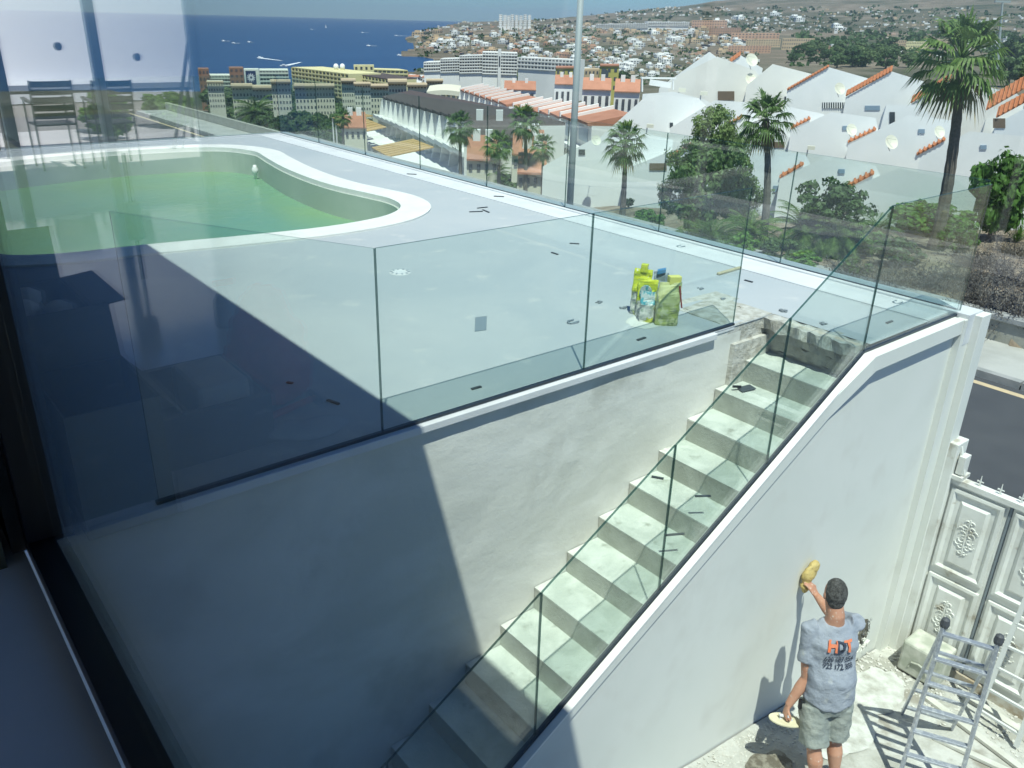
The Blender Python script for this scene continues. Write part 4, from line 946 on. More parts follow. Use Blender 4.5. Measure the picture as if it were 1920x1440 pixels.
far1 = ramp(nt, nz(nt, .006, 8, .62, .4), [(.36, (.045, .06, .03)), (.48, (.12, .105, .075)), (.56, (.20, .165, .125)), (.68, (.30, .26, .21))])
far2 = ramp(nt, nz(nt, .0011, 5, .55, .3, (1, 1, 6)), [(.42, (.05, .06, .035)), (.5, (.15, .13, .10)), (.6, (.21, .16, .125))])
far = mixc(nt, .5, far1, far2)
tc = nt.nodes.new('ShaderNodeTexCoord'); ln = nt.nodes.new('ShaderNodeVectorMath'); ln.operation = 'LENGTH'; nt.links.new(tc.outputs['Object'], ln.inputs[0])
mr = nt.nodes.new('ShaderNodeMapRange'); mr.inputs[1].default_value = 60; mr.inputs[2].default_value = 260; nt.links.new(ln.outputs['Value'], mr.inputs[0])
nt.links.new(mixc(nt, mr.outputs[0], near, far), pb.inputs['Base Color'])
bp = nt.nodes.new('ShaderNodeBump'); bp.inputs['Strength'].default_value = .8; bp.inputs['Distance'].default_value = .08; nt.links.new(nz(nt, 3.5, 8, .7), bp.inputs['Height']); nt.links.new(bp.outputs[0], pb.inputs['Normal'])
struct(tm.build('ground', M_TERR, None, smooth=True))
M_SEA = mat('sea_water', (.010, .038, .105), .32, (.016, .052, .13), .004, 7, .4, .65, 0, spec=.3, stretch=(1, 1, 1))
sm = MB(); K = 90
R0 = [500, 1500, 4000, 9000, 20000, 42000]
for i in range(K):
    a0, a1 = math.radians(-10+125*i/K), math.radians(-10+125*(i+1)/K)
    for r0, r1 in zip(R0[:-1], R0[1:]): sm.quad((r0*math.cos(a0), r0*math.sin(a0), SEA), (r1*math.cos(a0), r1*math.sin(a0), SEA), (r1*math.cos(a1), r1*math.sin(a1), SEA), (r0*math.cos(a1), r0*math.sin(a1), SEA))
struct(sm.build('sea', M_SEA, None))
# boats and wakes
M_BOAT = mat('boat_white', (.8, .8, .8), .5); M_FOAMW = mat('foam', (.75, .80, .84), .9)
for k, (px, py, L, wk, w) in enumerate(((611, 52, 16, 0, 'sail'), (583, 55, 12, 7, 'second from the left'), (418, 77, 10, 12, 'far left'), (437, 81, 10, 12, 'beside the far left one'), (466, 79, 10, 8, 'left'), (532, 124, 14, 30, 'trailing a long bright wake toward the hotels'), (487, 109, 12, 34, 'with a thin long wake'), (679, 61, 12, 12, 'in open water near the middle'), (690, 86, 12, 16, 'below the middle one'), (742, 67, 14, 26, 'by the headland'), (748, 104, 10, 12, 'off the rocky point'))):
    c = onz(px, py, SEA); s = math.hypot(c.x, c.y)/1550
    rt = Vector((.778, -.628, 0)); fw = Vector((.628, .778, 0))
    nm = 'sailing_boat' if w == 'sail' else 'motor_boat'
    t = thing(nm, 'small white sailing boat far out on the blue sea' if w == 'sail' else 'tiny white motor boat on the sea, '+w, 'boat', c, 0, None if w == 'sail' else 'motor boats on the sea')
    hl = L*.5 if L < s*5 else L*.5
    q = MB(); q.prism([c+rt*-hl+UP*1.5, c+rt*hl*1.2+UP*2.0, c+rt*hl*.8+UP*.0, c-rt*hl*.8+UP*.0], tuple(fw*3)); q.build('hull', M_BOAT, t, fix=True)
    if w == 'sail': MB().prism([c+UP*2-rt*4, c+UP*2+rt*5, c+UP*24+rt*.5], tuple(fw*.3)).build('sail', M_BOAT, t, fix=True)
    else: MB().obox(c+UP*2.4, rt*hl*.35, fw*1.2, UP*.9).build('cabin', M_BOAT, t)
    if wk:
        q = MB(); W2 = wk*s
        d = (rt*1.0+fw*(-.6 if k == 5 else .12)).normalized() if k in (5,) else rt
        if k == 5: e1 = onz(564, 117, SEA)
        elif k == 6: e1 = onz(528, 114, SEA)
        else: e1 = c+rt*W2
        dd = (e1-c); nn = Vector((-dd.y, dd.x, 0)).normalized(); N = 14
        for i in range(N):
            f0, f1 = i/N, (i+1)/N; w0 = s*(1.2+.6*noise.noise(Vector((i, k, 0))))*(1-f0*.6)*5; w1 = s*(1.2+.6*noise.noise(Vector((i+1, k, 0))))*(1-f1*.6)*5
            a, b = c+dd*f0+UP*.4, c+dd*f1+UP*.4; q.quad(a-nn*w0, a+nn*w0, b+nn*w1, b-nn*w1)
        q.build('wake', M_FOAMW, t)

# ================================================================== FOLIAGE
def leafmat(name, a, b, c, sc=6):
    m = bpy.data.materials.new(name); m.use_nodes = True; nt = m.node_tree; p = nt.nodes['Principled BSDF']; p.inputs['Roughness'].default_value = .55; p.inputs['Specular IOR Level'].default_value = .3
    col = ramp(nt, nz(nt, sc, 3, .7), [(.38, a), (.52, b), (.66, c)])
    oi = nt.nodes.new('ShaderNodeObjectInfo'); rr = ramp(nt, oi.outputs['Random'], [(0, (.75, .8, .8)), (1, (1.15, 1.1, 1.0))]); col = mixc(nt, 1.0, col, rr, 'MULTIPLY')
    nt.links.new(col, p.inputs['Base Color']); tr = nt.nodes.new('ShaderNodeBsdfTranslucent'); nt.links.new(col, tr.inputs[0]); mx = nt.nodes.new('ShaderNodeMixShader'); mx.inputs[0].default_value = .35
    nt.links.new(p.outputs[0], mx.inputs[1]); nt.links.new(tr.outputs[0], mx.inputs[2]); nt.links.new(mx.outputs[0], nt.nodes['Material Output'].inputs[0]); return m
M_PALM = leafmat('palm_leaf', (.06, .12, .025), (.12, .21, .05), (.22, .31, .10)); M_PALMDRY = mat('palm_dry', (.30, .24, .10), .9, (.20, .15, .07), 9, 4)
M_TRUNK = mat('palm_trunk', (.11, .095, .08), .95, (.17, .15, .125), 14, 5, bump=.8, bscale=20)
M_LEAF = leafmat('green_leaf', (.06, .14, .02), (.12, .25, .045), (.20, .36, .08)); M_LEAF2 = leafmat('grey_green_leaf', (.07, .12, .04), (.13, .20, .075), (.22, .30, .13)); M_LEAFP = leafmat('pepper_leaf', (.10, .16, .05), (.18, .27, .10), (.30, .40, .18)); M_DRY = leafmat('dry_scrub', (.10, .09, .08), (.19, .175, .16), (.30, .28, .25), 9)
M_LEAFD = leafmat('dark_leaf', (.03, .065, .02), (.06, .115, .035), (.11, .18, .06), 1.2); M_BARK = mat('bark', (.10, .085, .065), .95, (.17, .15, .12), 9, 5)
def fan_palm_meshes(seed, nleaf=36, R=1.0):
    r = random.Random(seed); q = MB(); dry = MB()
    for k in range(nleaf):
        a = k*2.399+r.uniform(-.2, .2); e = math.radians(78-150*(k/nleaf)**1.05+r.uniform(-8, 8)); m = q
        if k > nleaf*.86: m = dry
        d = Vector((math.cos(a)*math.cos(e), math.sin(a)*math.cos(e), math.sin(e))); pl = R*r.uniform(.42, .60)
        sd = Vector((-math.sin(a), math.cos(a), 0)); up = sd.cross(d)*-1
        p0 = d*.06; p1 = d*pl-UP*.05*R
        m.bar(p0, p1, .03*R, .015*R)
        fl = R*r.uniform(.55, .75); nseg = 15
        drop = .12+.35*max(0, math.cos(e))
        for s in range(nseg):
            t = -1.35+2.7*s/(nseg-1); dir_ = (d*math.cos(t)+sd*math.sin(t)).normalized(); L = fl*(1-.25*abs(t)/1.35)*r.uniform(.88, 1.05)
            mid = p1+dir_*L*.55+UP*.03*R; tip = p1+dir_*L-UP*drop*L*r.uniform(.7, 1.3); wv = (dir_.cross(UP)).normalized()*.032*R+UP*.010*R
            m.quad(p1, mid-wv, tip, mid+wv)
    return q, dry
def pinnate_meshes(seed, nf=44, R=2.0):
    r = random.Random(seed); q = MB()
    for k in range(nf):
        a = k*2.399+r.uniform(-.2, .2); e = math.radians(80-105*(k/nf)+r.uniform(-6, 6)); L = R*r.uniform(.85, 1.1); pts = []; p = Vector((0, 0, 0)); N = 9
        for i in range(N+1): pts.append(p.copy()); p = p+Vector((math.cos(a)*math.cos(e), math.sin(a)*math.cos(e), math.sin(e)))*L/N; e -= math.radians(r.uniform(7, 12))
        q.tube(pts, [.025*R*(1-i/(N+1)*.8) for i in range(N+1)], 3, cap=False)
        sd = Vector((-math.sin(a), math.cos(a), 0))
        for i in range(1, N):
            for h in (0, .5):
                b = pts[i].lerp(pts[i+1], h); d = (pts[i+1]-pts[i]).normalized(); ll = .24*R*math.sin(math.pi*(i+h+.6)/(N+1.4))*r.uniform(.85, 1.1)
                for s in (-1, 1):
                    v = (sd*s*.85+d*.6-UP*.25).normalized()*ll; wv = d*.018*R; q.quad(b-wv, b+wv, b+v+wv*.2, b+v-wv*.2)
    return q
def leafy(seed, rx, rz, nclump, nleaf, leaf, shape='round', spread=.28):
    """crown of leaf faces in clumps, origin at the crown's bottom centre"""
    r = random.Random(seed); q = MB()
    for c in range(nclump):
        a = r.uniform(0, 6.283); u = r.uniform(-1, 1); rad = r.uniform(.35, 1)**.5
        cx = rx*rad*math.sqrt(1-u*u)*math.cos(a)*r.uniform(.75, 1.1); cy = rx*rad*math.sqrt(1-u*u)*math.sin(a)*r.uniform(.75, 1.1); cz = rz*(.5+.5*u*rad)
        cr = rx*spread*r.uniform(.6, 1.25)
        for l in range(nleaf):
            v = Vector((r.gauss(0, 1), r.gauss(0, 1), r.gauss(0, 1))).normalized()*cr*r.uniform(.55, 1.0); v.z *= .75
            if shape == 'weep': v.z = v.z*1.6-abs(v.x)*.6
            p = Vector((cx, cy, cz))+v; n = (v.normalized()+Vector((r.uniform(-.7, .7), r.uniform(-.7, .7), r.uniform(-.2, .9)))).normalized(); t = n.cross(Vector((r.uniform(-1, 1), r.uniform(-1, 1), r.uniform(-1, 1)))).normalized(); b = n.cross(t); s = leaf*r.uniform(.6, 1.3)
            if shape == 'weep': t = (t*.3-UP).normalized(); b = n.cross(t).normalized()*.35
            q.quad(p-t*s-b*s*.1, p+b*s*.6, p+t*s, p-b*s*.6)
    return q
def trunk_mb(h, r0, r1, bend=(0, 0), rings=True, n=9):
    pts = []; rs = []; N = 24 if rings else 6
    for i in range(N+1): f = i/N; pts.append((bend[0]*f*f, bend[1]*f*f, h*f)); rs.append((r0+(r1-r0)*min(1, f*1.1))*(1+(.06 if i % 2 else -.02) if rings else 1)+(.35*r0*max(0, 1-f*9)))
    return MB().tube(pts, rs, n)
FP = [fan_palm_meshes(s) for s in (1, 2, 3)]
FPM = [(a.mesh('crown', M_PALM), b.mesh('dead_leaves', M_PALMDRY)) for a, b in FP]
PNM = [pinnate_meshes(s).mesh('crown', M_PALM) for s in (5, 6)]
def ob(name, me, par, loc=(0, 0, 0), sc=1, rz=0):
    o = bpy.data.objects.new(name, me); COL.objects.link(o); o.parent = par; o.location = loc; o.scale = (sc,)*3 if isinstance(sc, (int, float)) else sc; o.rotation_euler = (0, 0, rz); return o
TALLM = {}
def fan_palm(base_px, top_px, crown_r_px, label, D=None, k=0, group='tall fan palms', bend=0.):
    b = hit(*base_px) if D is None else atd(base_px[0], base_px[1], D)
    if D is not None: b.z = min(b.z, ground(b.x, b.y)) if abs(b.z-ground(b.x, b.y)) < 60 else b.z; b.z = ground(b.x, b.y)
    Dd = math.hypot(b.x, b.y); top = atd(top_px[0], top_px[1], Dd); h = top.z-b.z; R = crown_r_px/1550*Dd*1.04
    t = thing('fan_palm', label, 'palm tree', b, rnd.uniform(0, 6), group)
    off = Vector((top.x-b.x, top.y-b.y, 0)); off.rotate(Matrix.Rotation(-t.rotation_euler.z, 3, 'Z'))
    w = max(.10, R*.10)
    trunk_mb(h, w*1.25, w*.75, (off.x, off.y)).build('trunk', M_TRUNK, t, world=False)
    c, d = FPM[k % 3]; s = R/1.12
    ob('crown', c, t, (off.x, off.y, h), s); ob('dead_leaves', d, t, (off.x, off.y, h-.05), s)
    return t
def date_palm(base_px, h_px, r_px, label, group='feathery date palms', k=0, D=None):
    b = hit(*base_px) if D is None else atd(base_px[0], base_px[1], D); b.z = ground(b.x, b.y); Dd = math.hypot(b.x, b.y); h = h_px/1550*Dd*1.05; R = r_px/1550*Dd
    t = thing('date_palm', label, 'palm tree', b, rnd.uniform(0, 6), group)
    trunk_mb(h, R*.13, R*.10).build('trunk', M_TRUNK, t, world=False); ob('crown', PNM[k % 2], t, (0, 0, h), R/1.6)
    return t
CM = {}
def tree(base_px, h_px, w_px, label, m, group, seed=1, D=None, dens=1., shape='round', name='tree', cat='tree', tr=.35, leaf=.085):
    b = hit(*base_px) if D is None else atd(base_px[0], base_px[1], D); b.z = ground(b.x, b.y); Dd = math.hypot(b.x, b.y); h = h_px/1550*Dd*1.04; w = w_px/1550*Dd/2
    key = (seed, m.name, dens, shape, leaf)
    if key not in CM: CM[key] = leafy(seed, 1, 1.5, int(46*dens), int(64), leaf, shape).mesh('crown', m)
    t = thing(name, label, cat, b, rnd.uniform(0, 6), group)
    th = h*tr; q = trunk_mb(th*1.5, w*.09, w*.05, rings=False)
    for k in range(5): a = k*1.256+.4; q.tube([(0, 0, th*.8), (w*.35*math.cos(a), w*.35*math.sin(a), th+h*.25), (w*.6*math.cos(a+.3), w*.6*math.sin(a+.3), th+h*.45)], [w*.05, w*.03, w*.012], 5)
    q.build('trunk', M_BARK, t, world=False); ob('crown', CM[key], t, (0, 0, th), (w, w, (h-th)/1.65)); return t

# ---- garden between road and houses
fan_palm((1752, 470), (1803, 112), 82, 'tallest fan palm with ragged brown skirt at the right, before the white houses', k=0)
fan_palm((1428, 470), (1436, 222), 54, 'fan palm rising in the middle between pepper tree and flowering bush', k=1)
fan_palm((1168, 392), (1173, 268), 46, 'fan palm just right of the grey lamp post', k=2, D=38)
pt = tree((1322, 445), 185, 165, 'broad drooping pepper tree with soft grey green foliage behind the glass', M_LEAFP, None, 3, dens=1.7, leaf=.055, tr=.12, name='pepper_tree')
for (dx, dy, z, s_) in ((-.62, .3, .10, .55), (.66, -.25, .12, .5), (.1, .1, .95, .55), (-.3, -.1, .55, .6), (.5, .3, .6, .5)):
    cr_ = [c for c in pt.children if c.name.startswith('crown')][0]; w_ = cr_.scale[0]; h_ = cr_.scale[2]*1.6
    ob('crown', cr_.data, pt, (dx*w_, dy*w_, cr_.location.z+z*h_*.8), (w_*s_, w_*s_, cr_.scale[2]*s_), dx*3)
tree((1545, 470), 130, 130, 'rounded frangipani like bush with open pale crown', M_LEAF2, None, 4, dens=.9, leaf=.075, tr=.25, name='flowering_tree')
tree((1853, 452), 148, 96, 'dense bright green round tree against the big white wall at the right', M_LEAF, None, 5, dens=1.6, leaf=.09, tr=.12, name='round_tree')
tree((1735, 440), 58, 120, 'low dark green hedge like bush behind the outer glass', M_LEAF, None, 6, dens=1.2, leaf=.09, tr=.05, name='bush', cat='bush')
for i, (x, y, r, h, w) in enumerate(((1190, 452, 38, 8, 'lowest at the left end of the garden'), (1250, 470, 46, 12, 'below the pepper tree, left'), (1330, 478, 60, 22, 'below the pepper tree, right'), (1400, 470, 56, 26, 'between pepper tree and middle fan palm'), (1500, 470, 62, 34, 'under the flowering tree, left'), (1560, 480, 60, 30, 'under the flowering tree, right'), (1640, 455, 40, 16, 'behind the stair glass top'))):
    date_palm((x, y), h, r, 'young arching date palm in the garden, '+w, 'young date palms in the garden', i)
gr = random.Random(4)
sh_spots = [(1215, 440, 50, 60), (1290, 500, 60, 70), (1385, 505, 50, 60), (1455, 500, 50, 70), (1610, 480, 60, 70), (1680, 500, 50, 80), (1790, 480, 60, 60), (1600, 520, 36, 60), (1500, 520, 34, 60)]
for i, (x, y, h, w) in enumerate(sh_spots): tree((x, y), h, w, 'leafy shrub in the brown garden slope, number %s from the left' % ('one two three four five six seven eight nine'.split()[sorted([s[0] for s in sh_spots]).index(x)]), M_LEAF2 if i % 2 else M_LEAF, 'shrubs on the garden slope', 7+i % 3, dens=.7, leaf=.12, tr=.05, name='shrub', cat='shrub')
# dry scrub
def scrub(px, py, w, seed, label):
    b = hit(px, py); Dd = math.hypot(b.x, b.y); R = w/1550*Dd; r = random.Random(seed); q = MB()
    for k in range(150):
        a = r.uniform(0, 6.28); e = r.uniform(.05, 1.2); L = R*r.uniform(.4, 1.0); p = Vector((r.gauss(0, .25)*R, r.gauss(0, .25)*R, 0)); pts = [p]
        d = Vector((math.cos(a)*math.cos(e), math.sin(a)*math.cos(e), math.sin(e)))
        for i in range(3): d = (d+Vector((r.gauss(0, .3), r.gauss(0, .3), r.gauss(-.1, .25)))).normalized(); pts.append(pts[-1]+d*L/3)
        q.tube(pts, [.010, .008, .006, .003], 3, cap=False)
        for i in range(12):
            c = pts[1].lerp(pts[3], r.random())+Vector((r.gauss(0, .05), r.gauss(0, .05), r.gauss(0, .05)))*R; n = Vector((r.gauss(0, 1), r.gauss(0, 1), r.gauss(0, 1))).normalized(); t = n.orthogonal().normalized(); s = .028
            q.quad(c-t*s, c+n.cross(t)*s*.6, c+t*s, c-n.cross(t)*s*.6)
    o = q.build('dry_scrub', M_DRY, None); o.location = b; tag(o, label, 'dry bush', 'leafless dry bushes above the block wall')
for i, (x, y, w, l) in enumerate(((1845, 575, 75, 'nearest the block wall by the glass end'), (1905, 590, 70, 'at the right edge above the block wall'), (1880, 530, 70, 'behind the nearest ones, right'), (1835, 500, 60, 'below the round tree'), (1740, 540, 70, 'seen through the outer glass'), (1660, 560, 60, 'beyond the kerb under the stair glass'), (1800, 540, 60, 'beside the glass end, upper'), (1590, 545, 55, 'low one beyond the far kerb'), (1900, 480, 50, 'under the spiky green plant'))):
    scrub(x, y, w, 40+i, 'grey leafless dry bush '+l)
# spiky green plant
b = hit(1905, 455); q = MB(); r = random.Random(3)
for k in range(60):
    a = r.uniform(0, 6.28); e = r.uniform(.5, 1.45); L = r.uniform(.5, 1.0); d = Vector((math.cos(a)*math.cos(e), math.sin(a)*math.cos(e), math.sin(e))); sd = d.cross(UP).normalized()*.028; q.quad(-sd, sd, d*L+sd*.2, d*L-sd*.2); q.quad(sd, -sd, d*L-sd*.2+UP*.01, d*L+sd*.2+UP*.01)
o = q.build('spiky_plant', M_LEAF, None); o.location = b; tag(o, 'spiky bright green yucca like plant below the round tree', 'plant')
# grass tufts and litter as ground cover
q = MB(); r = random.Random(9)
for k in range(9000):
    D = 20+25*r.random()**1.3; a = math.radians(r.uniform(14, 50)); X, Y = D*math.cos(a), D*math.sin(a)
    if X < 19: continue
    z = ground(X, Y); s = r.uniform(.03, .10); a2 = r.uniform(0, 6.28); d = Vector((math.cos(a2), math.sin(a2), r.uniform(0, 1.2)))*s; w = Vector((-math.sin(a2), math.cos(a2), 0))*s*.25; c = Vector((X, Y, z))
    q.quad(c-w, c+w, c+d+w*.3, c+d-w*.3)
tag(q.build('ground_litter', M_DRY, None), 'dry twigs and grass tufts covering the garden soil', 'ground cover', kind='stuff')
# plants beyond the pool end
tree((400, 262), 100, 34, 'narrow tall green shrub just behind the pool terrace end', M_LEAF, None, 5, D=21, dens=1.6, leaf=.09, tr=.02, name='tall_shrub', cat='shrub')

# ================================================================== WHITE GABLED HOUSES
M_WH = mat('house_white', (.80, .80, .78), .9, (.74, .75, .73), .5, 5, .35, .65, rnd_amt=.05); M_WH2 = mat('house_cream', (.76, .74, .68), .9, (.70, .685, .63), .5, 5); M_WH3 = mat('house_grey_white', (.70, .72, .72), .9, (.66, .68, .68), .5, 5); M_TILE = mat('terracotta', (.50, .19, .085), .85, (.40, .15, .07), 5, 5)
M_WIN = mat('window_dark', (.03, .04, .05), .2); M_BRN = mat('brown_shutter', (.14, .10, .07), .8); M_DISH = mat('dish_cream', (.62, .61, .50), .6)
M_WIN2 = mat('balcony_glass_blue', (.22, .30, .38), .3)
def house(poly, D, label, tile=None, back=9, wins=(), az_off=3):
    """poly: picture outline of the gable wall, listed from lower left eave over the ridge to the right; D distance of the wall plane"""
    cxp = sum(p[0] for p in poly)/len(poly); v = ray(cxp, 200); v.z = 0; v.normalize(); c = v*D
    def P(px, py): r = ray(px, py); t = c.dot(v)/r.dot(v); return Vector((r.x*t, r.y*t, EYE+r.z*t))
    top = [P(*p) for p in poly]; gb = min(ground(q.x, q.y) for q in top)-1.5
    side = v.cross(UP); pts = top+[Vector((top[-1].x, top[-1].y, gb)), Vector((top[0].x, top[0].y, gb))]
    bd = Matrix.Rotation(math.radians(az_off), 3, 'Z') @ v
    t = thing('gabled_house', label, 'house', (c.x, c.y, gb), 0, 'white gabled holiday houses stepping down the slope')
    MB().prism(pts, tuple(bd*back-UP*back*.22)).build('wall', (M_WH, M_WH2, M_WH, M_WH3)[int(abs(poly[1][0])) % 4], t, fix=True)
    if tile:
        A, Bp = P(*tile[0]), P(*tile[1]); wd = tile[2]/1550*D; d = (Bp-A); n = max(4, int(d.length/.26))
        nv = d.normalized().cross(side.cross(d.normalized())).normalized()
        up = (UP-d.normalized()*d.normalized().dot(UP)).normalized()
        sv = v*wd*.55+UP*wd*.55
        rf = MB().obox((A+Bp)/2+sv*.5-v*.10, d/2, sv*.5, up*.04).build('tile_verge', M_TILE, t)
        q = MB()
        for i in range(n): p0 = A+d*(i+.5)/n+UP*.05-v*.16; q.tube([p0, p0+sv], .055, 5)
        q.build('tile_row', M_TILE, rf)
    if not wins and D < 82 and D > 40: rx, ry = poly[1]; wins = ((rx-4, ry+24, rx+5, ry+33, 'w'),) if int(rx) % 2 else ((rx+20, ry+26, rx+32, ry+34, 'g'),)
    for (x0, y0, x1, y1, k) in wins:
        a, b_, cc, dd = (P(x0, y1)-v*.05, P(x1, y1)-v*.05, P(x1, y0)-v*.05, P(x0, y0)-v*.05)
        f = MB().prism([a, b_, cc, dd], tuple(v*.1)).build('window', {'w': M_WIN, 'b': M_BRN, 'g': M_WIN2}[k[0]], t, fix=True)
        if len(k) > 1:
            q = MB(); nb = int(k[1:])
            for i in range(nb): x = x0+(x1-x0)*(i+.5)/nb; q.prism([P(x-.9, y1)-v*.10, P(x+.9, y1)-v*.10, P(x+.9, y0)-v*.10, P(x-.9, y0)-v*.10], tuple(v*.04))
            q.build('bars', M_WH, f, fix=True)
    return t
H = house
HS = [
 (((1236, 165), (1330, 97), (1350, 112)), 100, 'farthest left one whose pale ridge shows first against the town', None, ()),
 (((1345, 140), (1388, 103), (1430, 128)), 98, 'small one with a short orange roof edge peeping up', ((1368, 118), (1388, 104), 12), ()),
 (((1255, 150), (1345, 106), (1416, 132), (1440, 165)), 90, 'broad one at the upper left with a brown hatch', None, ((1346, 171, 1377, 188, 'b'),)),
 (((1400, 160), (1449, 120), (1523, 139), (1530, 170)), 86, 'second broad one from the upper left beside the tall cream dish', None, ((1471, 181, 1480, 192, 'w'),)),
 (((1780, 178), (1800, 152), (1905, 175), (1925, 190)), 92, 'uppermost right one half hidden by the tallest palm crown', None, ()),
 (((1476, 170), (1554, 126), (1631, 148), (1640, 190)), 82, 'one with a thin orange left edge left of the second dish', ((1476, 169), (1554, 125), 5), ((1542, 192, 1593, 203, 'w12'),)),
 (((1586, 182), (1672, 134), (1733, 153), (1740, 192)), 79, 'one with a long orange left edge right of the second dish', ((1586, 180), (1672, 133), 14), ((1622, 198, 1650, 207, 'g'),)),
 (((1708, 195), (1781, 152), (1900, 176), (1920, 200)), 76, 'wide one behind the tallest palm trunk with orange left edge', ((1708, 193), (1781, 151), 18), ()),
 (((1205, 176), (1262, 172), (1320, 186), (1345, 200)), 80, 'low flat one with cream parapet right of the white pergola', None, ()),
 (((1120, 262), (1216, 176), (1310, 184), (1340, 215)), 72, 'large plain sloping one at the left above the slim fan palm', None, ((1256, 270-40, 1262, 240, 'w'),)),
 (((1256, 240), (1340, 188), (1405, 192), (1430, 240)), 68, 'plain broad one left of the middle fan palm', ((1365, 234), (1393, 219), 8), ()),
 (((1405, 236), (1478, 200), (1545, 214), (1550, 250)), 64, 'one just behind the crown of the middle fan palm', ((1483, 241), (1519, 223), 8), ((1452, 266, 1471, 277, 'b'),)),
 (((1483, 245), (1560, 210), (1642, 221), (1650, 262)), 60, 'one with a dish above its orange edge, second tier', ((1590, 267), (1642, 243), 9), ()),
 (((1645, 262), (1662, 196), (1725, 196), (1760, 230)), 66, 'box topped one with black and white roof clutter', None, ((1668, 210, 1678, 232, 'w'),)),
 (((1590, 272), (1702, 216), (1790, 226), (1800, 270)), 56, 'one with two dishes on its wall right of the middle', ((1719, 290), (1772, 262), 12), ()),
 (((1725, 296), (1818, 246), (1925, 256), (1990, 262)), 50, 'huge blank wall at the right behind the round green tree', None, ()),
 (((1849, 222), (1925, 172), (1990, 190)), 62, 'right edge one with broad orange tiled roof strips', ((1849, 206), (1930, 160), 34), ()),
 (((1868, 232), (1935, 196), (1990, 210)), 58, 'right edge one in front with a second orange tiled strip', ((1868, 220), (1935, 184), 26), ((1862, 222, 1885, 240, 'b'),)),
 (((1018, 312), (1116, 258), (1204, 250), (1262, 262)), 50, 'tall wall at the left behind the lamp post', None, ((1085, 280, 1097, 290, 'w'), (1190, 369, 1215, 396, 'w8'), (1066, 281, 1076, 289, 'w'))),
 (((1170, 318), (1299, 267), (1400, 276), (1420, 320)), 48, 'one behind the pepper tree with a thin orange left edge', ((1256, 295), (1299, 270), 6), ((1218, 306, 1250, 319, 'b'),)),
 (((1380, 320), (1427, 276), (1511, 291), (1530, 330)), 45, 'one behind the middle palm trunk with a small grey window', ((1462, 333), (1506, 308), 9), ((1450, 348, 1461, 360, 'g'),)),
 (((1462, 336), (1552, 291), (1642, 311), (1660, 350)), 42, 'lower one above the flowering tree', ((1586, 352), (1638, 325), 12), ()),
 (((1586, 356), (1686, 315), (1800, 341), (1830, 372)), 39, 'lowest and nearest one above the outer balustrade', None, ()),
]
for poly, D, lab, tile, wins in HS: house(poly, D, 'white gabled house, '+lab, tile, 6 if D > 60 else 4.5, wins)
def at_house(px, py, D):
    v = ray(px, 200); v.z = 0; v.normalize(); r = ray(px, py); t = D/r.dot(v); return Vector((r.x*t, r.y*t, EYE+r.z*t)), v
for (px, py, D, r_, lab) in ((1410, 112, 88, 11, 'tall cream dish high against the town'), (1408, 148, 88, 10, 'cream dish with a long shadow below the tall one'), (1575, 166, 80, 10, 'cream dish on the wall right of the thin orange edge'), (1597, 243, 58.5, 10, 'cream dish above the middle orange edge'), (1672, 266, 54.5, 12, 'largest round dish on the wall in the middle right'), (1762, 247, 54.5, 10, 'dish beside the trunk of the tallest palm'), (1118, 263, 48.8, 9, 'dish at the left near the lamp post')):
    c, v = at_house(px, py, D-.6); R = r_/1550*D; t = thing('satellite_dish', lab, 'satellite dish', c, 0, 'satellite dishes on the white houses')
    axis = (Vector((-.35, -.8, .45))).normalized(); a = axis.orthogonal().normalized(); b = axis.cross(a); q = MB(); N = 20; prof = [(0, -.22), (.5, -.16), (.85, -.05), (1, 0)]; q.v = []
    for (rr, dz) in prof:
        for k in range(N): th = 2*math.pi*k/N; q.v.append(tuple(c+axis*dz*R+(a*math.cos(th)+b*math.sin(th))*rr*R*1.0))
    for i in range(3):
        for k in range(N): q.f.append((i*N+k, i*N+(k+1) % N, (i+1)*N+(k+1) % N, (i+1)*N+k)); q.m.append(0)
    q.build('reflector', M_DISH, t, smooth=True)
    MB().tube([c+axis*0-b*R*.9, c+axis*R*.9], R*.04, 5).build('arm', M_DISH, t); MB().tube([c-axis*.2*R, c-axis*.5*R+Vector((0, 0, -R*.6)), c+v*.7-UP*R*1.4], R*.06, 5).build('bracket', M_METAL, t)
for (px, py, D, h, lab) in ((1279, 169, 84, 6, 'left of the brown hatch'), (1320, 175, 80, 20, 'on a long stem right of the first'), (1219, 236, 70, 22, 'low at the left above the slim palm'), (1309, 247, 66, 8, 'above the pepper tree'), (1521, 277, 58, 22, 'on a stem above the flowering tree')):
    c, v = at_house(px, py, D-1.2); s = D/1550; t = thing('roof_vent', 'small cream roof vent box '+lab, 'vent', c, 0, 'cream vent boxes on the white houses')
    MB().obox(c, v.cross(UP)*6*s, v*4*s, UP*3*s).build('cowl', M_DISH, t); MB().tube([c-v.cross(UP)*5*s, c-v.cross(UP)*5*s-UP*h*s], s*1.0, 5).build('stem', M_METAL, t)
# white pergola frame at the left of the houses
c, v = at_house(1230, 150, 84); t = thing('pergola', 'thin white pergola frame left of the upper gables', 'pergola', c)
for (x, y0, y1) in ((1204, 145, 172), (1262, 146, 168)): a, _ = at_house(x, y0, 84); b, _ = at_house(x, y1, 84); MB().bar(a, b, .12).build('post', M_WH, t)
a, _ = at_house(1203, 146, 84); b, _ = at_house(1268, 147, 84); MB().bar(a, b, .16).build('beam', M_WH, t); a, _ = at_house(1218, 154, 84); b, _ = at_house(1258, 160, 84); MB().bar(a, b, .5).build('parapet', M_WH, t)
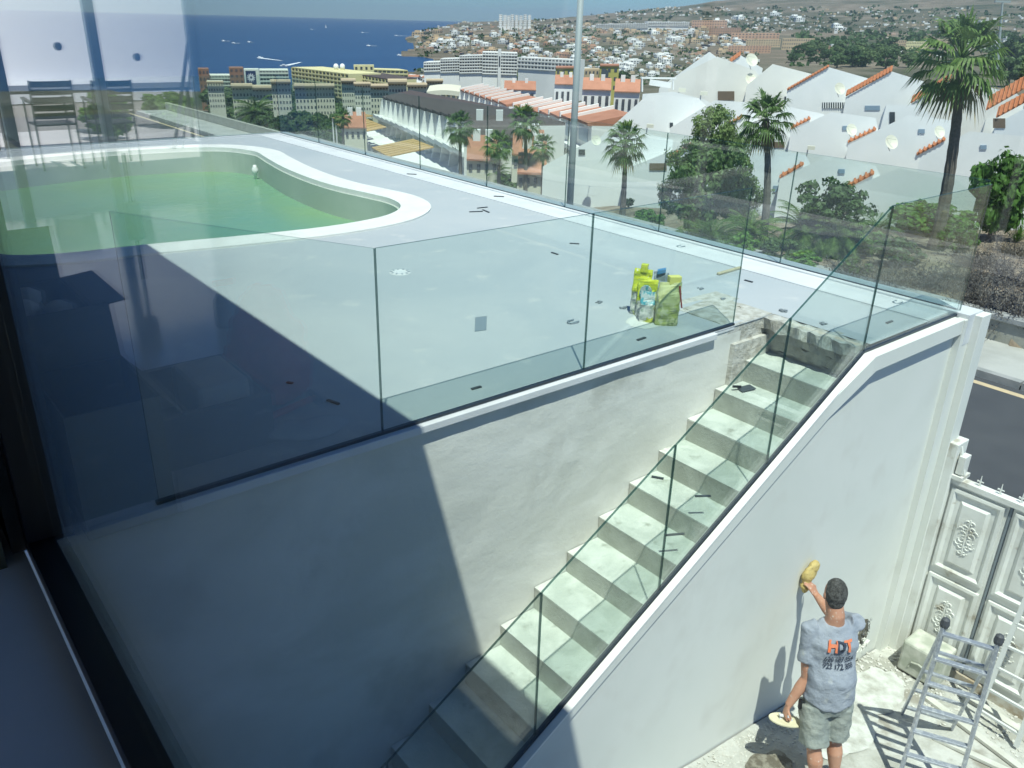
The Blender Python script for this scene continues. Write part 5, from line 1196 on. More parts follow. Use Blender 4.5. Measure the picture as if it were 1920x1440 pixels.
# lamp posts
M_POLE = mat('lamp_post_paint', (.27, .31, .31), .6)
b = atd(1068, 392, 24.0); b.z = ground(b.x, b.y); tp = atd(1089, -60, 24.0)
t = thing('lamp_post', 'tall grey street lamp post crossing the whole view beside the far glass', 'lamp post', b)
MB().tube([b, (b.x, b.y, tp.z)], [.105, .082], 14).build('shaft', M_POLE, t, smooth=True); MB().lathe(b-UP*.1, [(.24, 0), (.22, .5), (.15, .6)], 14).build('base', M_POLE, t)
MB().tube([(b.x, b.y, tp.z), (b.x-.6, b.y-.5, tp.z+.3), (b.x-1.3, b.y-1.1, tp.z+.35)], .05, 8).build('arm', M_POLE, t); MB().obox((b.x-1.5, b.y-1.3, tp.z+.33), (.3, .25, 0), (-.08, .1, 0), (0, 0, .06)).build('lantern', M_POLE, t)
b, v = at_house(1873, 80, 130); b2_, _ = at_house(1880, 3, 130); t = thing('thin_mast', 'thin leaning pale mast above the palm crown at the upper right', 'mast', b); b0, _ = at_house(1869, 130, 130)
MB().tube([b0, b2_], [.22, .12], 8).build('shaft', M_POLE, t); MB().obox(b2_, (.8, -.6, 0), (.1, .1, 0), (0, 0, .12)).build('head', M_POLE, t)

# shrubs standing on the gravel beyond the side deck, mirrored in the pane
for (px, py, D, hh, ww, lb) in ((213, 262, 12.0, .72, .5, 'bright green slender shrub reflected behind the right garden chair'), (330, 250, 13.4, .55, .85, 'low dark green shrub reflected beside the slanting pole'), (205, 262, 12.9, .4, .7, 'low shrub reflected at the feet of the right garden chair')):
    c = mir(atd(px, py, D)); c.z = ZF-.05; t = thing('shrub', lb, 'shrub', c, 0, None)
    trunk_mb(hh*.5, .03, .02, rings=False).build('trunk', M_BARK, t, world=False); ob('crown', leafy(81, 1, 1.5, 40, 60, .12).mesh('crown', M_LEAF), t, (0, 0, hh*.1), (ww/2, ww/2, hh*.55))

# ================================================================== MIDDLE DISTANCE AND TOWN
M_RED = mat('roof_terracotta', (.48, .22, .14), .9, (.40, .18, .11), .6, 4, rnd_amt=.15); M_DKROOF = mat('roof_brown', (.085, .065, .06), .9); M_CREAM = mat('cream_wall', (.66, .63, .50), .9, (.62, .59, .47), .1, 3, rnd_amt=.12)
M_WHT = mat('town_white', (.82, .81, .78), .9, rnd_amt=.16, col2=(.76, .75, .72), scale=.05); M_OCH = mat('town_ochre', (.60, .46, .30), .9, rnd_amt=.25, col2=(.54, .40, .26), scale=.05); M_ORA = mat('town_orange', (.58, .36, .25), .9, rnd_amt=.25, col2=(.50, .30, .20), scale=.05)
M_YELL = mat('hotel_yellow', (.68, .62, .34), .9); M_MINT = mat('hotel_pale', (.62, .68, .58), .9); M_BRICK = mat('hotel_brown', (.26, .15, .10), .9); M_GLS = mat('dark_opening', (.06, .07, .085), .4); M_BARREL = mat('roof_sand', (.50, .40, .27), .9); M_YG = mat('mustard_wall', (.40, .36, .10), .9)
M_AWN = mat('awning_orange', (.52, .33, .13), .8); M_TARM = mat('car_park', (.12, .12, .12), .9)
def P2(px, py, D): return atd(px, py, D)
def facade(name, label, cat, x0, yt0, D0, x1, yt1, D1, h, depth, wall, floors, cols, roof=None, group=None, band=None, slab=None, fins=True, gb=True, parent=None, prot=.9):
    """long building: picture end points of its roof line at distances D0, D1; h metres of visible front; depth metres back"""
    A, B = P2(x0, yt0, D0), P2(x1, yt1, D1); d = (B-A); dh = Vector((d.x, d.y, 0)); L = dh.length; u = dh/L; nb = Vector((-u.y, u.x, 0))
    mid = (A+B)/2
    if nb.dot(Vector((mid.x, mid.y, 0))) < 0: nb = -nb
    gz = min(ground(A.x, A.y), ground(B.x, B.y))-2
    t = parent or thing(name, label, cat, (mid.x, mid.y, gz), 0, group)
    z0 = min(A.z, B.z)-h
    q = MB(); a0, b0 = Vector((A.x, A.y, gz)), Vector((B.x, B.y, gz)); q.hexa([a0, b0, b0+nb*depth, a0+nb*depth, A, B, B+nb*depth, A+nb*depth]); q.build('wall', wall, t, fix=True)
    if roof: MB().hexa([A-nb*.6, B-nb*.6, B+nb*(depth+.3), A+nb*(depth+.3), A-nb*.6+UP*.6, B-nb*.6+UP*.6, B+nb*(depth+.3)+UP*.6, A+nb*(depth+.3)+UP*.6]).build('roof', roof, t, fix=True)
    fh = h/floors; band = band or M_GLS; slab = slab or wall; w = MB(); fn = MB()
    for f in range(floors):
        za, zb_ = (-fh*(f+1)+fh*.12, -fh*f-fh*.30) if prot else (-fh*(f+1)+fh*.30, -fh*f-fh*.28)
        for c in range(cols):
            f0, f1 = ((c+.10)/cols, (c+.90)/cols) if prot else ((c+.28)/cols, (c+.72)/cols); p, r = A+d*f0, A+d*f1; w.quad(p-nb*.12+UP*za, r-nb*.12+UP*za, r-nb*.12+UP*zb_, p-nb*.12+UP*zb_)
        if prot:
            p, r = A+UP*(-fh*(f+1)), B+UP*(-fh*(f+1)); MB().hexa([p-nb*prot, r-nb*prot, r, p, p-nb*prot+UP*fh*.36, r-nb*prot+UP*fh*.36, r+UP*fh*.12, p+UP*fh*.12]).build('balcony', slab, t, fix=True)
    tag(w.build('windows', band, t), kind='stuff')
    if fins:
        for c in range(cols+1):
            p = A+d*(c/cols); fn.hexa([p-nb*prot*1.1-u*.12-UP*h, p-nb*prot*1.1+u*.12-UP*h, p+u*.12-UP*h, p-u*.12-UP*h, p-nb*prot*1.1-u*.12, p-nb*prot*1.1+u*.12, p+u*.12, p-u*.12])
        tag(fn.build('party_fins', slab, t, fix=True), kind='stuff')
    return t
# dark roofed terrace row: each dwelling is a house of its own
def row(n, x0, y0, D0, x1, y1, D1, h, depth, roof, name, lab, group, stripe=False):
    A, B = P2(x0, y0, D0), P2(x1, y1, D1)
    d = B-A; u = Vector((d.x, d.y, 0)).normalized(); nb = Vector((-u.y, u.x, 0)); nb = nb if nb.dot(Vector((A.x, A.y, 0))) > 0 else -nb
    L = Vector((d.x, d.y, 0)).length/n; ords = 'first second third fourth fifth sixth seventh eighth ninth tenth eleventh twelfth thirteenth fourteenth'.split()
    for k in range(n):
        p = A+d*(k/n); g = min(ground(p.x, p.y), ground(p.x+u.x*L, p.y+u.y*L))-1
        t = thing(name, lab % ords[k], 'house', (p.x, p.y, g), 0, group); q_ = p+u*L; q_.z = p.z
        wl = lambda a, b, c, e, z0, z1: [a+UP*z0, b+UP*z0, c+UP*z0, e+UP*z0, a+UP*z1, b+UP*z1, c+UP*z1, e+UP*z1]
        MB().hexa(wl(p, q_, q_+nb*depth, p+nb*depth, g-p.z, 0)).build('wall', M_WHT, t, fix=True)
        MB().hexa(wl(p-nb*.5, q_-nb*.5, q_+nb*depth*.5, p+nb*depth*.5, .0, .25)[:4]+[v for v in (p-nb*.5+UP*.3, q_-nb*.5+UP*.3, q_+nb*depth*.5+UP*1.3, p+nb*depth*.5+UP*1.3)]).build('roof', roof, t, fix=True)
        MB().hexa(wl(p+nb*depth*.5, q_+nb*depth*.5, q_+nb*depth, p+nb*depth, .0, 0)[:4]+[v for v in (p+nb*depth*.5+UP*1.3, q_+nb*depth*.5+UP*1.3, q_+nb*depth+UP*.3, p+nb*depth+UP*.3)]).build('roof', roof, t, fix=True)
        if stripe: MB().hexa([p-nb*.6-u*.2, p-nb*.6+u*.25, p+nb*depth*.5+u*.25+UP*.8, p+nb*depth*.5-u*.2+UP*.8, p-nb*.6-u*.2+UP*.6, p-nb*.6+u*.25+UP*.6, p+nb*depth*.5+u*.25+UP*1.7, p+nb*depth*.5-u*.2+UP*1.7]).build('party_wall', M_WHT, t, fix=True)
        MB().hexa(wl(p-nb*1.6-u*.1, p-nb*1.6+u*.15, p+u*.15, p-u*.1, -h, -.1)[:4]+[p-nb*.6-u*.1-UP*.2, p-nb*.6+u*.15-UP*.2, p+u*.15-UP*.1, p-u*.1-UP*.1]).build('fin_wall', M_WHT, t, fix=True)
        w = p+u*L*.2-nb*.08; MB().hexa([w-UP*h*.42, w+u*L*.6-UP*h*.42, w+u*L*.6+nb*.1-UP*h*.42, w+nb*.1-UP*h*.42, w-UP*h*.1, w+u*L*.6-UP*h*.1, w+u*L*.6+nb*.1-UP*h*.1, w+nb*.1-UP*h*.1]).build('window', M_WIN2, t, fix=True)
        MB().hexa([w-UP*h*.95, w+u*L*.6-UP*h*.95, w+u*L*.6+nb*.1-UP*h*.95, w+nb*.1-UP*h*.95, w-UP*h*.6, w+u*L*.6-UP*h*.6, w+u*L*.6+nb*.1-UP*h*.6, w+nb*.1-UP*h*.6]).build('window', M_GLS, t, fix=True)
        b0 = p-nb*2.2-UP*h*.58; MB().hexa([b0, b0+u*L, b0+u*L+nb*2.2, b0+nb*2.2, b0+UP*.5, b0+u*L+UP*.5, b0+u*L+nb*2.2+UP*.1, b0+nb*2.2+UP*.1]).build('balcony', M_WHT, t, fix=True)
        c0 = p-nb*5.5-UP*h; gz = g-c0.z; MB().hexa([c0+UP*gz, c0+u*L*.92+UP*gz, c0+u*L*.92+nb*5.5+UP*gz, c0+nb*5.5+UP*gz, c0-UP*.6, c0+u*L*.92-UP*.6, c0+u*L*.92+nb*5.5+UP*.2, c0+nb*5.5+UP*.2]).build('terrace', M_WHT, t, fix=True)
row(14, 722, 184, 150, 905, 233, 88, 5.2, 9, M_DKROOF, 'terraced_house', '%s white dwelling from the left in the dark roofed terrace row', 'dwellings of the dark roofed row')
row(8, 867, 170, 205, 954, 197, 150, 5.0, 10, M_RED, 'terraced_house', '%s dwelling from the left in the upper red tiled row', 'dwellings of the upper red tiled row', True)
row(7, 968, 200, 145, 1110, 230, 100, 5.0, 9, M_RED, 'terraced_house', '%s dwelling from the left in the lower red tiled row by the lamp post', 'dwellings of the lower red tiled row', True)
# blocks between
def blk(label, x, yt, yb, w, D, wall, roof=None, depth=8, floors=1, cols=3, name='building', cat='building', group=None, tilt=0, gable=False):
    if D > 1000 and D < 5000: p_ = hit(x+w/2, yb); D = math.hypot(p_.x, p_.y)
    A, B = P2(x, yt, D), P2(x+w, yt+tilt, D*1.0); B.z = A.z if not tilt else B.z; h = (yb-yt)/1550*D*1.03
    t = facade(name, label, cat, x, yt, D, x+w, yt+tilt, D, h, depth, wall, floors, cols, None if gable else roof, group, prot=0, fins=False)
    if gable and roof:
        d = (B-A); u = d.normalized(); v = Vector((-u.y, u.x, 0)); v = v if v.dot(A) > 0 else -v; r = min(depth*.22, 2.2)
        MB().hexa([A-v*.4, B-v*.4, B+v*depth*.5, A+v*depth*.5, A-v*.4+UP*.15, B-v*.4+UP*.15, B+v*depth*.5+UP*r, A+v*depth*.5+UP*r]).build('roof', roof, t, fix=True)
        MB().hexa([A+v*depth*.5, B+v*depth*.5, B+v*depth, A+v*depth, A+v*depth*.5+UP*r, B+v*depth*.5+UP*r, B+v*depth+UP*.15, A+v*depth+UP*.15]).build('roof', roof, t, fix=True)
        for k in range(2): c = A+d*(.3+.4*k)+v*depth*.4+UP*r; MB().obox(c, u*.35, v*.35, UP*.6).build('chimney', M_WHT, t)
    return t
for a in (('white gabled block with two tiled roofs left of the slim trees', 945, 168, 190, 60, 200, M_WHT, M_RED), ('white block with red tiles just left of the lamp post', 1040, 158, 200, 42, 190, M_WHT, M_RED), ('white block with a red tiled roof right of the lamp post', 1092, 168, 205, 54, 150, M_WHT, M_RED), ('white block with a red tiled roof at the foot of the sloping gable', 1152, 172, 215, 48, 140, M_WHT, M_RED),
          ('low orange roofed building behind the two palms, left', 875, 300, 325, 60, 78, M_CREAM, M_RED), ('orange roofed building behind the slim fan palm, middle', 960, 290, 318, 60, 76, M_CREAM, M_RED), ('orange roofed bungalow nearest the terrace kerb', 970, 325, 352, 55, 60, M_CREAM, M_RED), ('small red roofed pavilion left of the first far glass joints', 645, 240, 262, 42, 120, M_CREAM, M_RED),
          ('low white building with a dark flat roof behind the date palms', 870, 258, 280, 95, 84, M_WHT, M_DKROOF)):
    blk(*a, gable=True, floors=1, cols=4, group='small tiled buildings below the terrace')
# awnings
for i, (x0, y0, x1, y1, D, lb) in enumerate(((683, 222, 726, 240, 135, 'upper left'), (775, 262, 815, 278, 92, 'lower right'), (672, 212, 700, 218, 150, 'farthest'))):
    A, B = P2(x0, y0, D), P2(x1, y1, D*.9); d = B-A; u = Vector((d.x, d.y, 0)).normalized(); v = Vector((u.y, -u.x, 0)); v = v if v.dot(A) < 0 else -v
    t = thing('striped_awning', 'orange and cream slatted pergola roof below the white row, '+lb, 'awning', A, 0, 'orange pergola roofs')
    for k in range(6): a = A+d*(k/6); MB().hexa([a, a+d*.13, a+d*.13+v*4.5-UP*.8, a+v*4.5-UP*.8, a+UP*.12, a+d*.13+UP*.12, a+d*.13+v*4.5-UP*.68, a+v*4.5-UP*.68]).build('slat', M_AWN, t, fix=True)
    for s in (0, 1): a = A+d*s+v*4.4-UP*.8; MB().tube([(a.x, a.y, ground(a.x, a.y)-.5), a], .12, 6).build('post', M_WHT, t)
# seaside hotels
facade('hotel', 'pale hotel block with long balconies at the far left shore', 'hotel', 385, 141, 760, 432, 141, 760, 11, 20, M_MINT, 4, 8, band=M_GLS)
blk('square brown hotel tower at the far left behind the reflection edge', 371, 129, 172, 20, 750, M_BRICK, None, 18, 4, 3, 'hotel_tower', 'tower')
blk('square brown hotel tower between the pale blocks', 429, 127, 170, 27, 745, M_BRICK, None, 18, 5, 3, 'hotel_tower', 'tower')
hs = blk('white hotel slab carrying the big dark blue panel with a sun emblem', 457, 130, 165, 28, 742, M_MINT, None, 16, 1, 1, 'hotel_sign_block', 'hotel')
A, B = P2(460, 133, 736), P2(479, 133, 736); C0 = P2(460, 158, 736); hgt = A.z-C0.z; u = (B-A).normalized(); v = Vector((-u.y, u.x, 0))
pn = MB().hexa([A-UP*hgt, B-UP*hgt, B-UP*hgt+v, A-UP*hgt+v, A, B, B+v, A+v]).build('blue_panel', mat('sign_blue', (.015, .04, .10), .6), hs, fix=True)
cc = (A+B)/2-UP*hgt*.5-v*.15; q = MB()
for k in range(12): a = k*math.pi/6; dd = u*math.cos(a)+UP*math.sin(a); ss = (u*-math.sin(a)+UP*math.cos(a)); q.quad(cc+dd*1.1-ss*.5, cc+dd*1.1+ss*.5, cc+dd*3.4+ss*.12, cc+dd*3.4-ss*.12)
for k in range(16): a = 2*math.pi*k/16; b = a+2*math.pi/16; q.quad(cc+(u*math.cos(a)+UP*math.sin(a))*.9, cc+(u*math.cos(b)+UP*math.sin(b))*.9, cc+(u*math.cos(b)+UP*math.sin(b))*1.5, cc+(u*math.cos(a)+UP*math.sin(a))*1.5)
q.build('sun_emblem', M_BOAT, pn)
facade('hotel', 'pale hotel with five long balcony floors right of the sun sign', 'hotel', 486, 131, 740, 540, 131, 740, 15, 20, M_MINT, 5, 9)
facade('hotel', 'long yellow terraced hotel on the shore', 'hotel', 548, 127, 720, 655, 140, 640, 17, 26, M_YELL, 6, 16, roof=M_YELL)
facade('hotel', 'grey roofed lower wing of the yellow hotel', 'hotel', 655, 138, 660, 730, 150, 620, 8, 24, M_YELL, 3, 12, roof=M_DKROOF)
facade('hotel', 'flat yellow wing of the hotel nearest the water', 'hotel', 700, 131, 730, 764, 133, 740, 6, 20, M_YELL, 2, 8, roof=M_YELL)
blk('small yellow penthouse block on the yellow hotel', 663, 122, 132, 38, 700, M_YELL, None, 8, 1, 4)
for k, x in enumerate((630, 642)): c = P2(x, 125, 690); o = SB().ball((0, 0, 0), (2.0, 2.0, 2.3), (1, 0, 0)).build('roof_dome', M_BOAT, None, smooth=True); o.location = c; MB().tube([(0, 0, -6), (0, 0, 0)], 1.6, 8).build('drum', M_YELL, o, world=False); tag(o, ('left' if k == 0 else 'right')+' white dome on the roof of the yellow hotel', 'dome')
# cream buildings with rolled sand roofs, in front of the hotels
CR = [(388, 153, 30, 8), (434, 160, 38, 16), (472, 163, 38, 16), (508, 152, 36, 14), (552, 160, 40, 16), (592, 160, 34, 15), (664, 156, 30, 12), (694, 160, 34, 14), (764, 158, 36, 14), (728, 152, 34, 18), (640, 150, 26, 14), (800, 150, 30, 12)]
for i, (x, y, w, h) in enumerate(CR):
    D = 430+(i % 3)*25; t = blk('cream apartment block with rolled sand coloured roof, '+('far left one', 'second from the left', 'below the sun sign', 'raised one right of the sun sign', 'in front of the yellow hotel, left', 'in front of the yellow hotel, middle', 'left one below the grey roof', 'right one below the grey roof', 'above the dark roofed row, right', 'tall one above the dark roofed row', 'white gable end below the domes', 'last one toward the curved white roof')[i], x, y, y+h+34, w, D, M_CREAM, None, 10, 5, 6, 'apartment_block', 'building', 'cream apartment blocks before the shore hotels')
    A, B = P2(x-1, y+1, D-1.5), P2(x+w+1, y+1, D-1.5); R = h*.28/1550*D; MB().tube([A, B], R, 10).build('roof', M_BARREL, t)
# curved white roof and blue building by the pool complex
q = MB(); K = 12
for k in range(K):
    a0, a1 = k/K, (k+1)/K; f = lambda s: P2(800+62*s, 172+3*math.sin(s*math.pi)*-1, 300); p, r = f(a0), f(a1); q.hexa([p-UP*1.5, r-UP*1.5, r-UP*1.5+FW*14, p-UP*1.5+FW*14, p, r, r+FW*14+UP*1, p+FW*14+UP*1])
t = thing('pavilion', 'pale pavilion with a gently curved white roof behind the dark roofed row', 'pavilion', P2(830, 178, 300)); q.build('roof', M_CREAM, t)
for k in range(7): a = P2(803+k*9.5, 176, 301); MB().tube([(a.x, a.y, ground(a.x, a.y)), a], .5, 6).build('column', M_CREAM, t)
# white grid hotel
facade('hotel', 'big white hotel with a strong window grid in the middle distance', 'hotel', 905, 97, 950, 970, 99, 950, 22, 24, M_WHT, 7, 12, prot=1.6)
facade('hotel', 'stepped white wing of the grid hotel, upper step', 'hotel', 862, 104, 960, 905, 103, 955, 18, 24, M_WHT, 6, 9, prot=1.6)
facade('hotel', 'stepped white wing of the grid hotel, middle step', 'hotel', 826, 110, 965, 862, 109, 962, 14, 24, M_WHT, 5, 8, prot=1.6)
facade('hotel', 'stepped white wing of the grid hotel, lowest step at the bay', 'hotel', 795, 116, 970, 826, 115, 966, 10, 24, M_WHT, 3, 7, prot=1.6)
blk('white lift tower on the grid hotel', 934, 92, 132, 6, 945, M_WHT, None, 6, 1, 1, 'hotel_tower', 'tower')
facade('hotel', 'white low hotel right of the grid hotel', 'hotel', 972, 107, 900, 1075, 112, 860, 11, 20, M_WHT, 3, 16, prot=1.2)
# mustard building
blk('mustard yellow apartment block with dark round emblem behind the lamp post', 1125, 124, 165, 36, 420, M_YG, M_RED, 12, 3, 3, 'apartment_block', 'building')
c = P2(1134, 140, 418); q = MB(); K = 14; q.prism([c+RT*1.8*math.cos(2*math.pi*k/K)+UP*2.6*math.sin(2*math.pi*k/K) for k in range(K)], tuple(Vector((.2, .3, 0)))); o = q.build('round_emblem', M_GLS, None, fix=True); tag(o, 'dark round emblem on the mustard apartment block', 'emblem')
blk('mustard block with brown openings left of the lamp post', 1042, 128, 165, 40, 430, M_YG, M_RED, 12, 3, 4, 'apartment_block', 'building')
blk('brown middle wing between the two mustard blocks', 1096, 130, 162, 28, 425, M_OCH, None, 12, 3, 4, 'apartment_block', 'building')
# specials in the far town
DH = lambda x, y: math.hypot(*hit(x, y)[:2])
facade('hotel', 'very long white hotel high on the far slope', 'hotel', 1118, 45, DH(1118, 60), 1215, 43, DH(1215, 59), 20, 30, M_WHT, 4, 22, prot=3)
facade('hotel', 'right wing of the very long white hotel', 'hotel', 1215, 40, DH(1215, 58), 1292, 41, DH(1292, 57), 18, 30, M_WHT, 3, 18, prot=3)
for i, (x, y, w, h, m, lb) in enumerate(((1298, 38, 66, 16, M_ORA, 'orange hotel wing at the far right of the long white hotel'), (1330, 52, 60, 14, M_ORA, 'orange hotel terrace below it'), (1372, 62, 90, 16, M_ORA, 'broad salmon hotel in the upper right town'), (1400, 74, 64, 14, M_OCH, 'ochre hotel wing below the salmon hotel'), (1468, 72, 60, 22, M_OCH, 'tan stepped hotel right of the salmon hotel'), (1366, 86, 80, 14, M_ORA, 'long salmon hotel base behind the gables'), (1530, 86, 28, 14, M_ORA, 'orange block at the edge of the green valley'), (1648, 76, 52, 16, M_OCH, 'tan hotel across the valley, left part'), (1700, 78, 44, 18, M_YELL, 'yellow hotel across the valley, right part'), (1745, 74, 40, 14, M_OCH, 'tan hotel behind the palm crown'))):
    D = 1150+((i*37) % 5)*60; blk(lb, x, y, y+h, w, D, m, None, 20, 4, 14, 'hotel', 'hotel')
for i, x in enumerate((936, 944, 951, 958, 966, 974, 982, 990)): blk('pale high rise tower on the far cape, %s' % ('first second third fourth fifth sixth seventh eighth'.split()[i]+' from the left'), x, 27+(i % 3), 46, 6, 5200, M_WHT, None, 20, 6, 2, 'high_rise', 'tower', 'high rise towers on the far cape')
# town houses
tr_ = random.Random(21); ZONES = [((775, 62), (960, 95), 60, 'wo', 'on the headland above the bay'), ((900, 75), (1160, 110), 70, 'woO', 'on the slope above the grid hotel'), ((960, 105), (1260, 150), 70, 'ww', 'in the quarter behind the lamp post'), ((1160, 70), (1400, 125), 60, 'wwo', 'in the quarter left of the upper gables'), ((770, 145), (960, 168), 34, 'wr', 'in front of the stepped grid hotel'), ((1100, 48), (1330, 75), 36, 'wo', 'below the very long white hotel'), ((1330, 30), (1700, 60), 22, 'w', 'high on the right hillside')]
NT = 0; meshes = {}
def town_mesh(k, w, roof):
    key = (k, w, roof)
    if key in meshes: return meshes[key]
    r = random.Random(k); q = MB(); hx, hy, hz = .5, .5, 1
    q.box(-hx, -hy, -1.2, hx, hy, .9, 0)
    q.box(-hx*.6, -hy*.2, .9, hx*.3, hy, 1.25, 0)
    if roof: q.hexa([(-.55, -.55, .9), (.55, -.55, .9), (.55, .55, .9), (-.55, .55, .9), (-.55, -.02, 1.25), (.55, -.02, 1.25), (.55, .02, 1.25), (-.55, .02, 1.25)], 1)
    for f in range(3):
        for c in range(4):
            if r.random() < .2: continue
            x = -.38+.25*c; z = .62-.42*f; q.quad((x-.07, -.508, z-.13), (x+.07, -.508, z-.13), (x+.07, -.508, z+.11), (x-.07, -.508, z+.11), 2)
            q.quad((-.508, x+.07, z-.13), (-.508, x-.07, z-.13), (-.508, x-.07, z+.11), (-.508, x+.07, z+.11), 2); q.quad((.508, x-.07, z-.13), (.508, x+.07, z-.13), (.508, x+.07, z+.11), (.508, x-.07, z+.11), 2)
    m = q.mesh('town_house', [w, M_RED, M_GLS]); meshes[key] = m; return m
cand = []
for (a, b, n, kinds, zlab) in ZONES:
    for i in range(n*2):
        px = tr_.uniform(a[0], b[0]); py = tr_.uniform(a[1], b[1]); p = hit(px, py); D = math.hypot(p.x, p.y)
        if D > 7000 or D < 500 or inpoly(*proj((p.x, p.y, SEA)), SEAPOLY): continue
        kind = tr_.choice(kinds); s = tr_.uniform(7, 13)/1550*D*(1.15 if D < 1300 else .9); s = min(s, 42)
        cand.append((D, p, kind, s, zlab))
cand.sort(key=lambda c: -c[3]/c[0]); big = cand[:230]; rest = cand[230:]
names = {'w': ('white', M_WHT, False), 'o': ('ochre', M_OCH, False), 'O': ('salmon', M_ORA, False), 'r': ('red roofed white', M_WHT, True)}
for i, (D, p, kind, s, zlab) in enumerate(big):
    nm, m, rf = names[kind]; o = bpy.data.objects.new('town_house', town_mesh(i % 6, m, rf)); COL.objects.link(o); o.location = (p.x, p.y, p.z); o.scale = (s*tr_.uniform(.9, 1.9), s*.8, s*tr_.uniform(.4, .75)); o.rotation_euler = (0, 0, math.radians(-40+tr_.uniform(-35, 35)))
    tag(o, 'small %s town block %s' % (nm, zlab), 'town house', '%s town blocks %s' % (nm, zlab))
# remaining buildings, far too small to tell apart
def mass(n, zone, mats_, size, seed, label):
    r = random.Random(seed); q = MB()
    for i in range(n):
        px = r.uniform(zone[0], zone[2]); py = r.uniform(zone[1], zone[3]); 
        if noise.noise(Vector((px*.018, py*.07, seed))) < -.08: continue
        p = hit(px, py); D = math.hypot(p.x, p.y)
        if D < 450 or D > 11500 or inpoly(*proj((p.x, p.y, SEA)), SEAPOLY): continue
        s = r.uniform(*size)/1550*D; h = min(s*.45, 12); a = math.radians(-40+r.uniform(-30, 30)); u = Vector((math.cos(a), math.sin(a), 0))*s*r.uniform(.5, 1.1); v = Vector((-u.y, u.x, 0)).normalized()*min(s, 14)*.5; mi = r.randrange(len(mats_))
        q.obox(p+UP*(h*.5-2), u*.5, v, UP*(h*.5+2), mi)
        if size[1] > 5:
            un = u.normalized(); fr = p-v*1.02
            if v.dot(p) < 0: fr = p+v*1.02
            for c in range(3): x = fr+u*(-.33+.33*c)+UP*h*.55; q.quad(x-un*s*.06-UP*h*.18, x+un*s*.06-UP*h*.18, x+un*s*.06+UP*h*.18, x-un*s*.06+UP*h*.18, len(mats_)-1)
    o = q.build('distant_town', mats_, None); return tag(o, label, 'distant town', kind='stuff')
mass(2400, (780, 50, 1420, 150), [M_WHT, M_WHT, M_OCH, M_ORA, M_CREAM, M_GLS], (3, 8), 1, 'dense mass of pale resort buildings spread over the coastal plain')
mass(700, (1100, 14, 1920, 60), [M_WHT, M_WHT, M_OCH], (2, 5), 2, 'scattered tiny white houses on the far hillside')
mass(260, (1550, 60, 1920, 110), [M_OCH, M_ORA, M_WHT], (3, 8), 3, 'low ochre buildings across the green valley')
mass(260, (860, 36, 1120, 66), [M_WHT, M_CREAM, M_OCH], (2, 5), 5, 'tiny buildings along the far coast')
# trees: individual ones near, masses far
LM = [leafy(60+i, 1, 1.5, 40, 40, .13, 'round').mesh('crown', M_LEAFD if i % 2 else M_LEAF2) for i in range(4)]
tk = MB().tube([(0, 0, -.5), (0, 0, .5)], .06, 5).mesh('trunk', [M_BARK])
vt = random.Random(77); VT = []
for (x0, y0, x1, y1, n, s0, s1, lb) in ((405, 205, 520, 252, 30, 26, 46, 'behind the pool end before the cream blocks'), (520, 190, 700, 262, 60, 24, 46, 'in the dense grove left of the white row'), (560, 186, 760, 205, 26, 20, 34, 'along the foot of the cream apartment blocks'), (600, 262, 800, 322, 40, 22, 42, 'close beyond the far glass left of the palms'), (800, 322, 1010, 376, 34, 20, 34, 'close beyond the far glass around the fan palms'), (800, 236, 880, 285, 12, 16, 26, 'on the white steps below the dark row'), (960, 150, 1180, 178, 16, 14, 28, 'among the tiled blocks by the lamp post'), (1480, 98, 1700, 122, 30, 10, 24, 'in the green valley above the gables'), (1560, 118, 1720, 130, 9, 18, 32, 'right behind the ridge of the gables'), (1880, 120, 1940, 165, 6, 30, 50, 'at the right edge behind the tallest palm'), (1010, 362, 1180, 392, 6, 12, 20, 'low at the foot of the white houses')):
    for i in range(n):
        px, py = vt.uniform(x0, x1), vt.uniform(y0, y1); p = hit(px, py); VT.append((p, vt.uniform(s0, s1)/1550*math.hypot(p.x, p.y), lb))
for i, (p, s, lb) in enumerate(VT):
    t = thing('tree', 'leafy green tree '+lb, 'tree', p, vt.uniform(0, 6), 'trees '+lb)
    ob('trunk', tk, t, (0, 0, s*.15), (s, s, s*.6)); ob('crown', LM[i % 4], t, (0, 0, s*.2), (s*.55, s*.55, s*.50))
def greens(n, zone, size, seed, label):
    r = random.Random(seed); q = MB()
    for i in range(n):
        px, py = r.uniform(zone[0], zone[2]), r.uniform(zone[1], zone[3])
        if noise.noise(Vector((px*.02, py*.09, seed+9))) < -.12: continue
        p = hit(px, py); D = math.hypot(p.x, p.y)
        if D > 11000 or inpoly(*proj((p.x, p.y, SEA)), SEAPOLY): continue
        s = r.uniform(*size)/1550*D
        for k in range(7):
            c = p+Vector((r.gauss(0, .5)*s, r.gauss(0, .5)*s, r.uniform(.05, .55)*s)); nrm = Vector((r.gauss(0, 1), r.gauss(0, 1), r.uniform(.2, 1.5))).normalized(); t = nrm.orthogonal().normalized()*s*r.uniform(.25, .5); b = nrm.cross(t)
            q.quad(c-t, c-b*.8, c+t, c+b*.8)
    return tag(q.build('distant_greenery', M_LEAFD, None), label, 'distant trees', kind='stuff')
greens(1300, (780, 55, 1420, 160), (3, 7), 11, 'gardens and palm groves between the resort buildings')
greens(700, (1480, 62, 1920, 125), (5, 12), 12, 'wooded green valley floor behind the gabled houses')
greens(700, (1000, 14, 1920, 62), (3, 7), 13, 'dark scrub dotted over the far hillside')
greens(900, (420, 180, 760, 330), (8, 18), 14, 'undergrowth and hedges in the valley below the terrace')
greens(500, (760, 230, 1030, 385), (6, 13), 15, 'hedges between the buildings below the far glass')
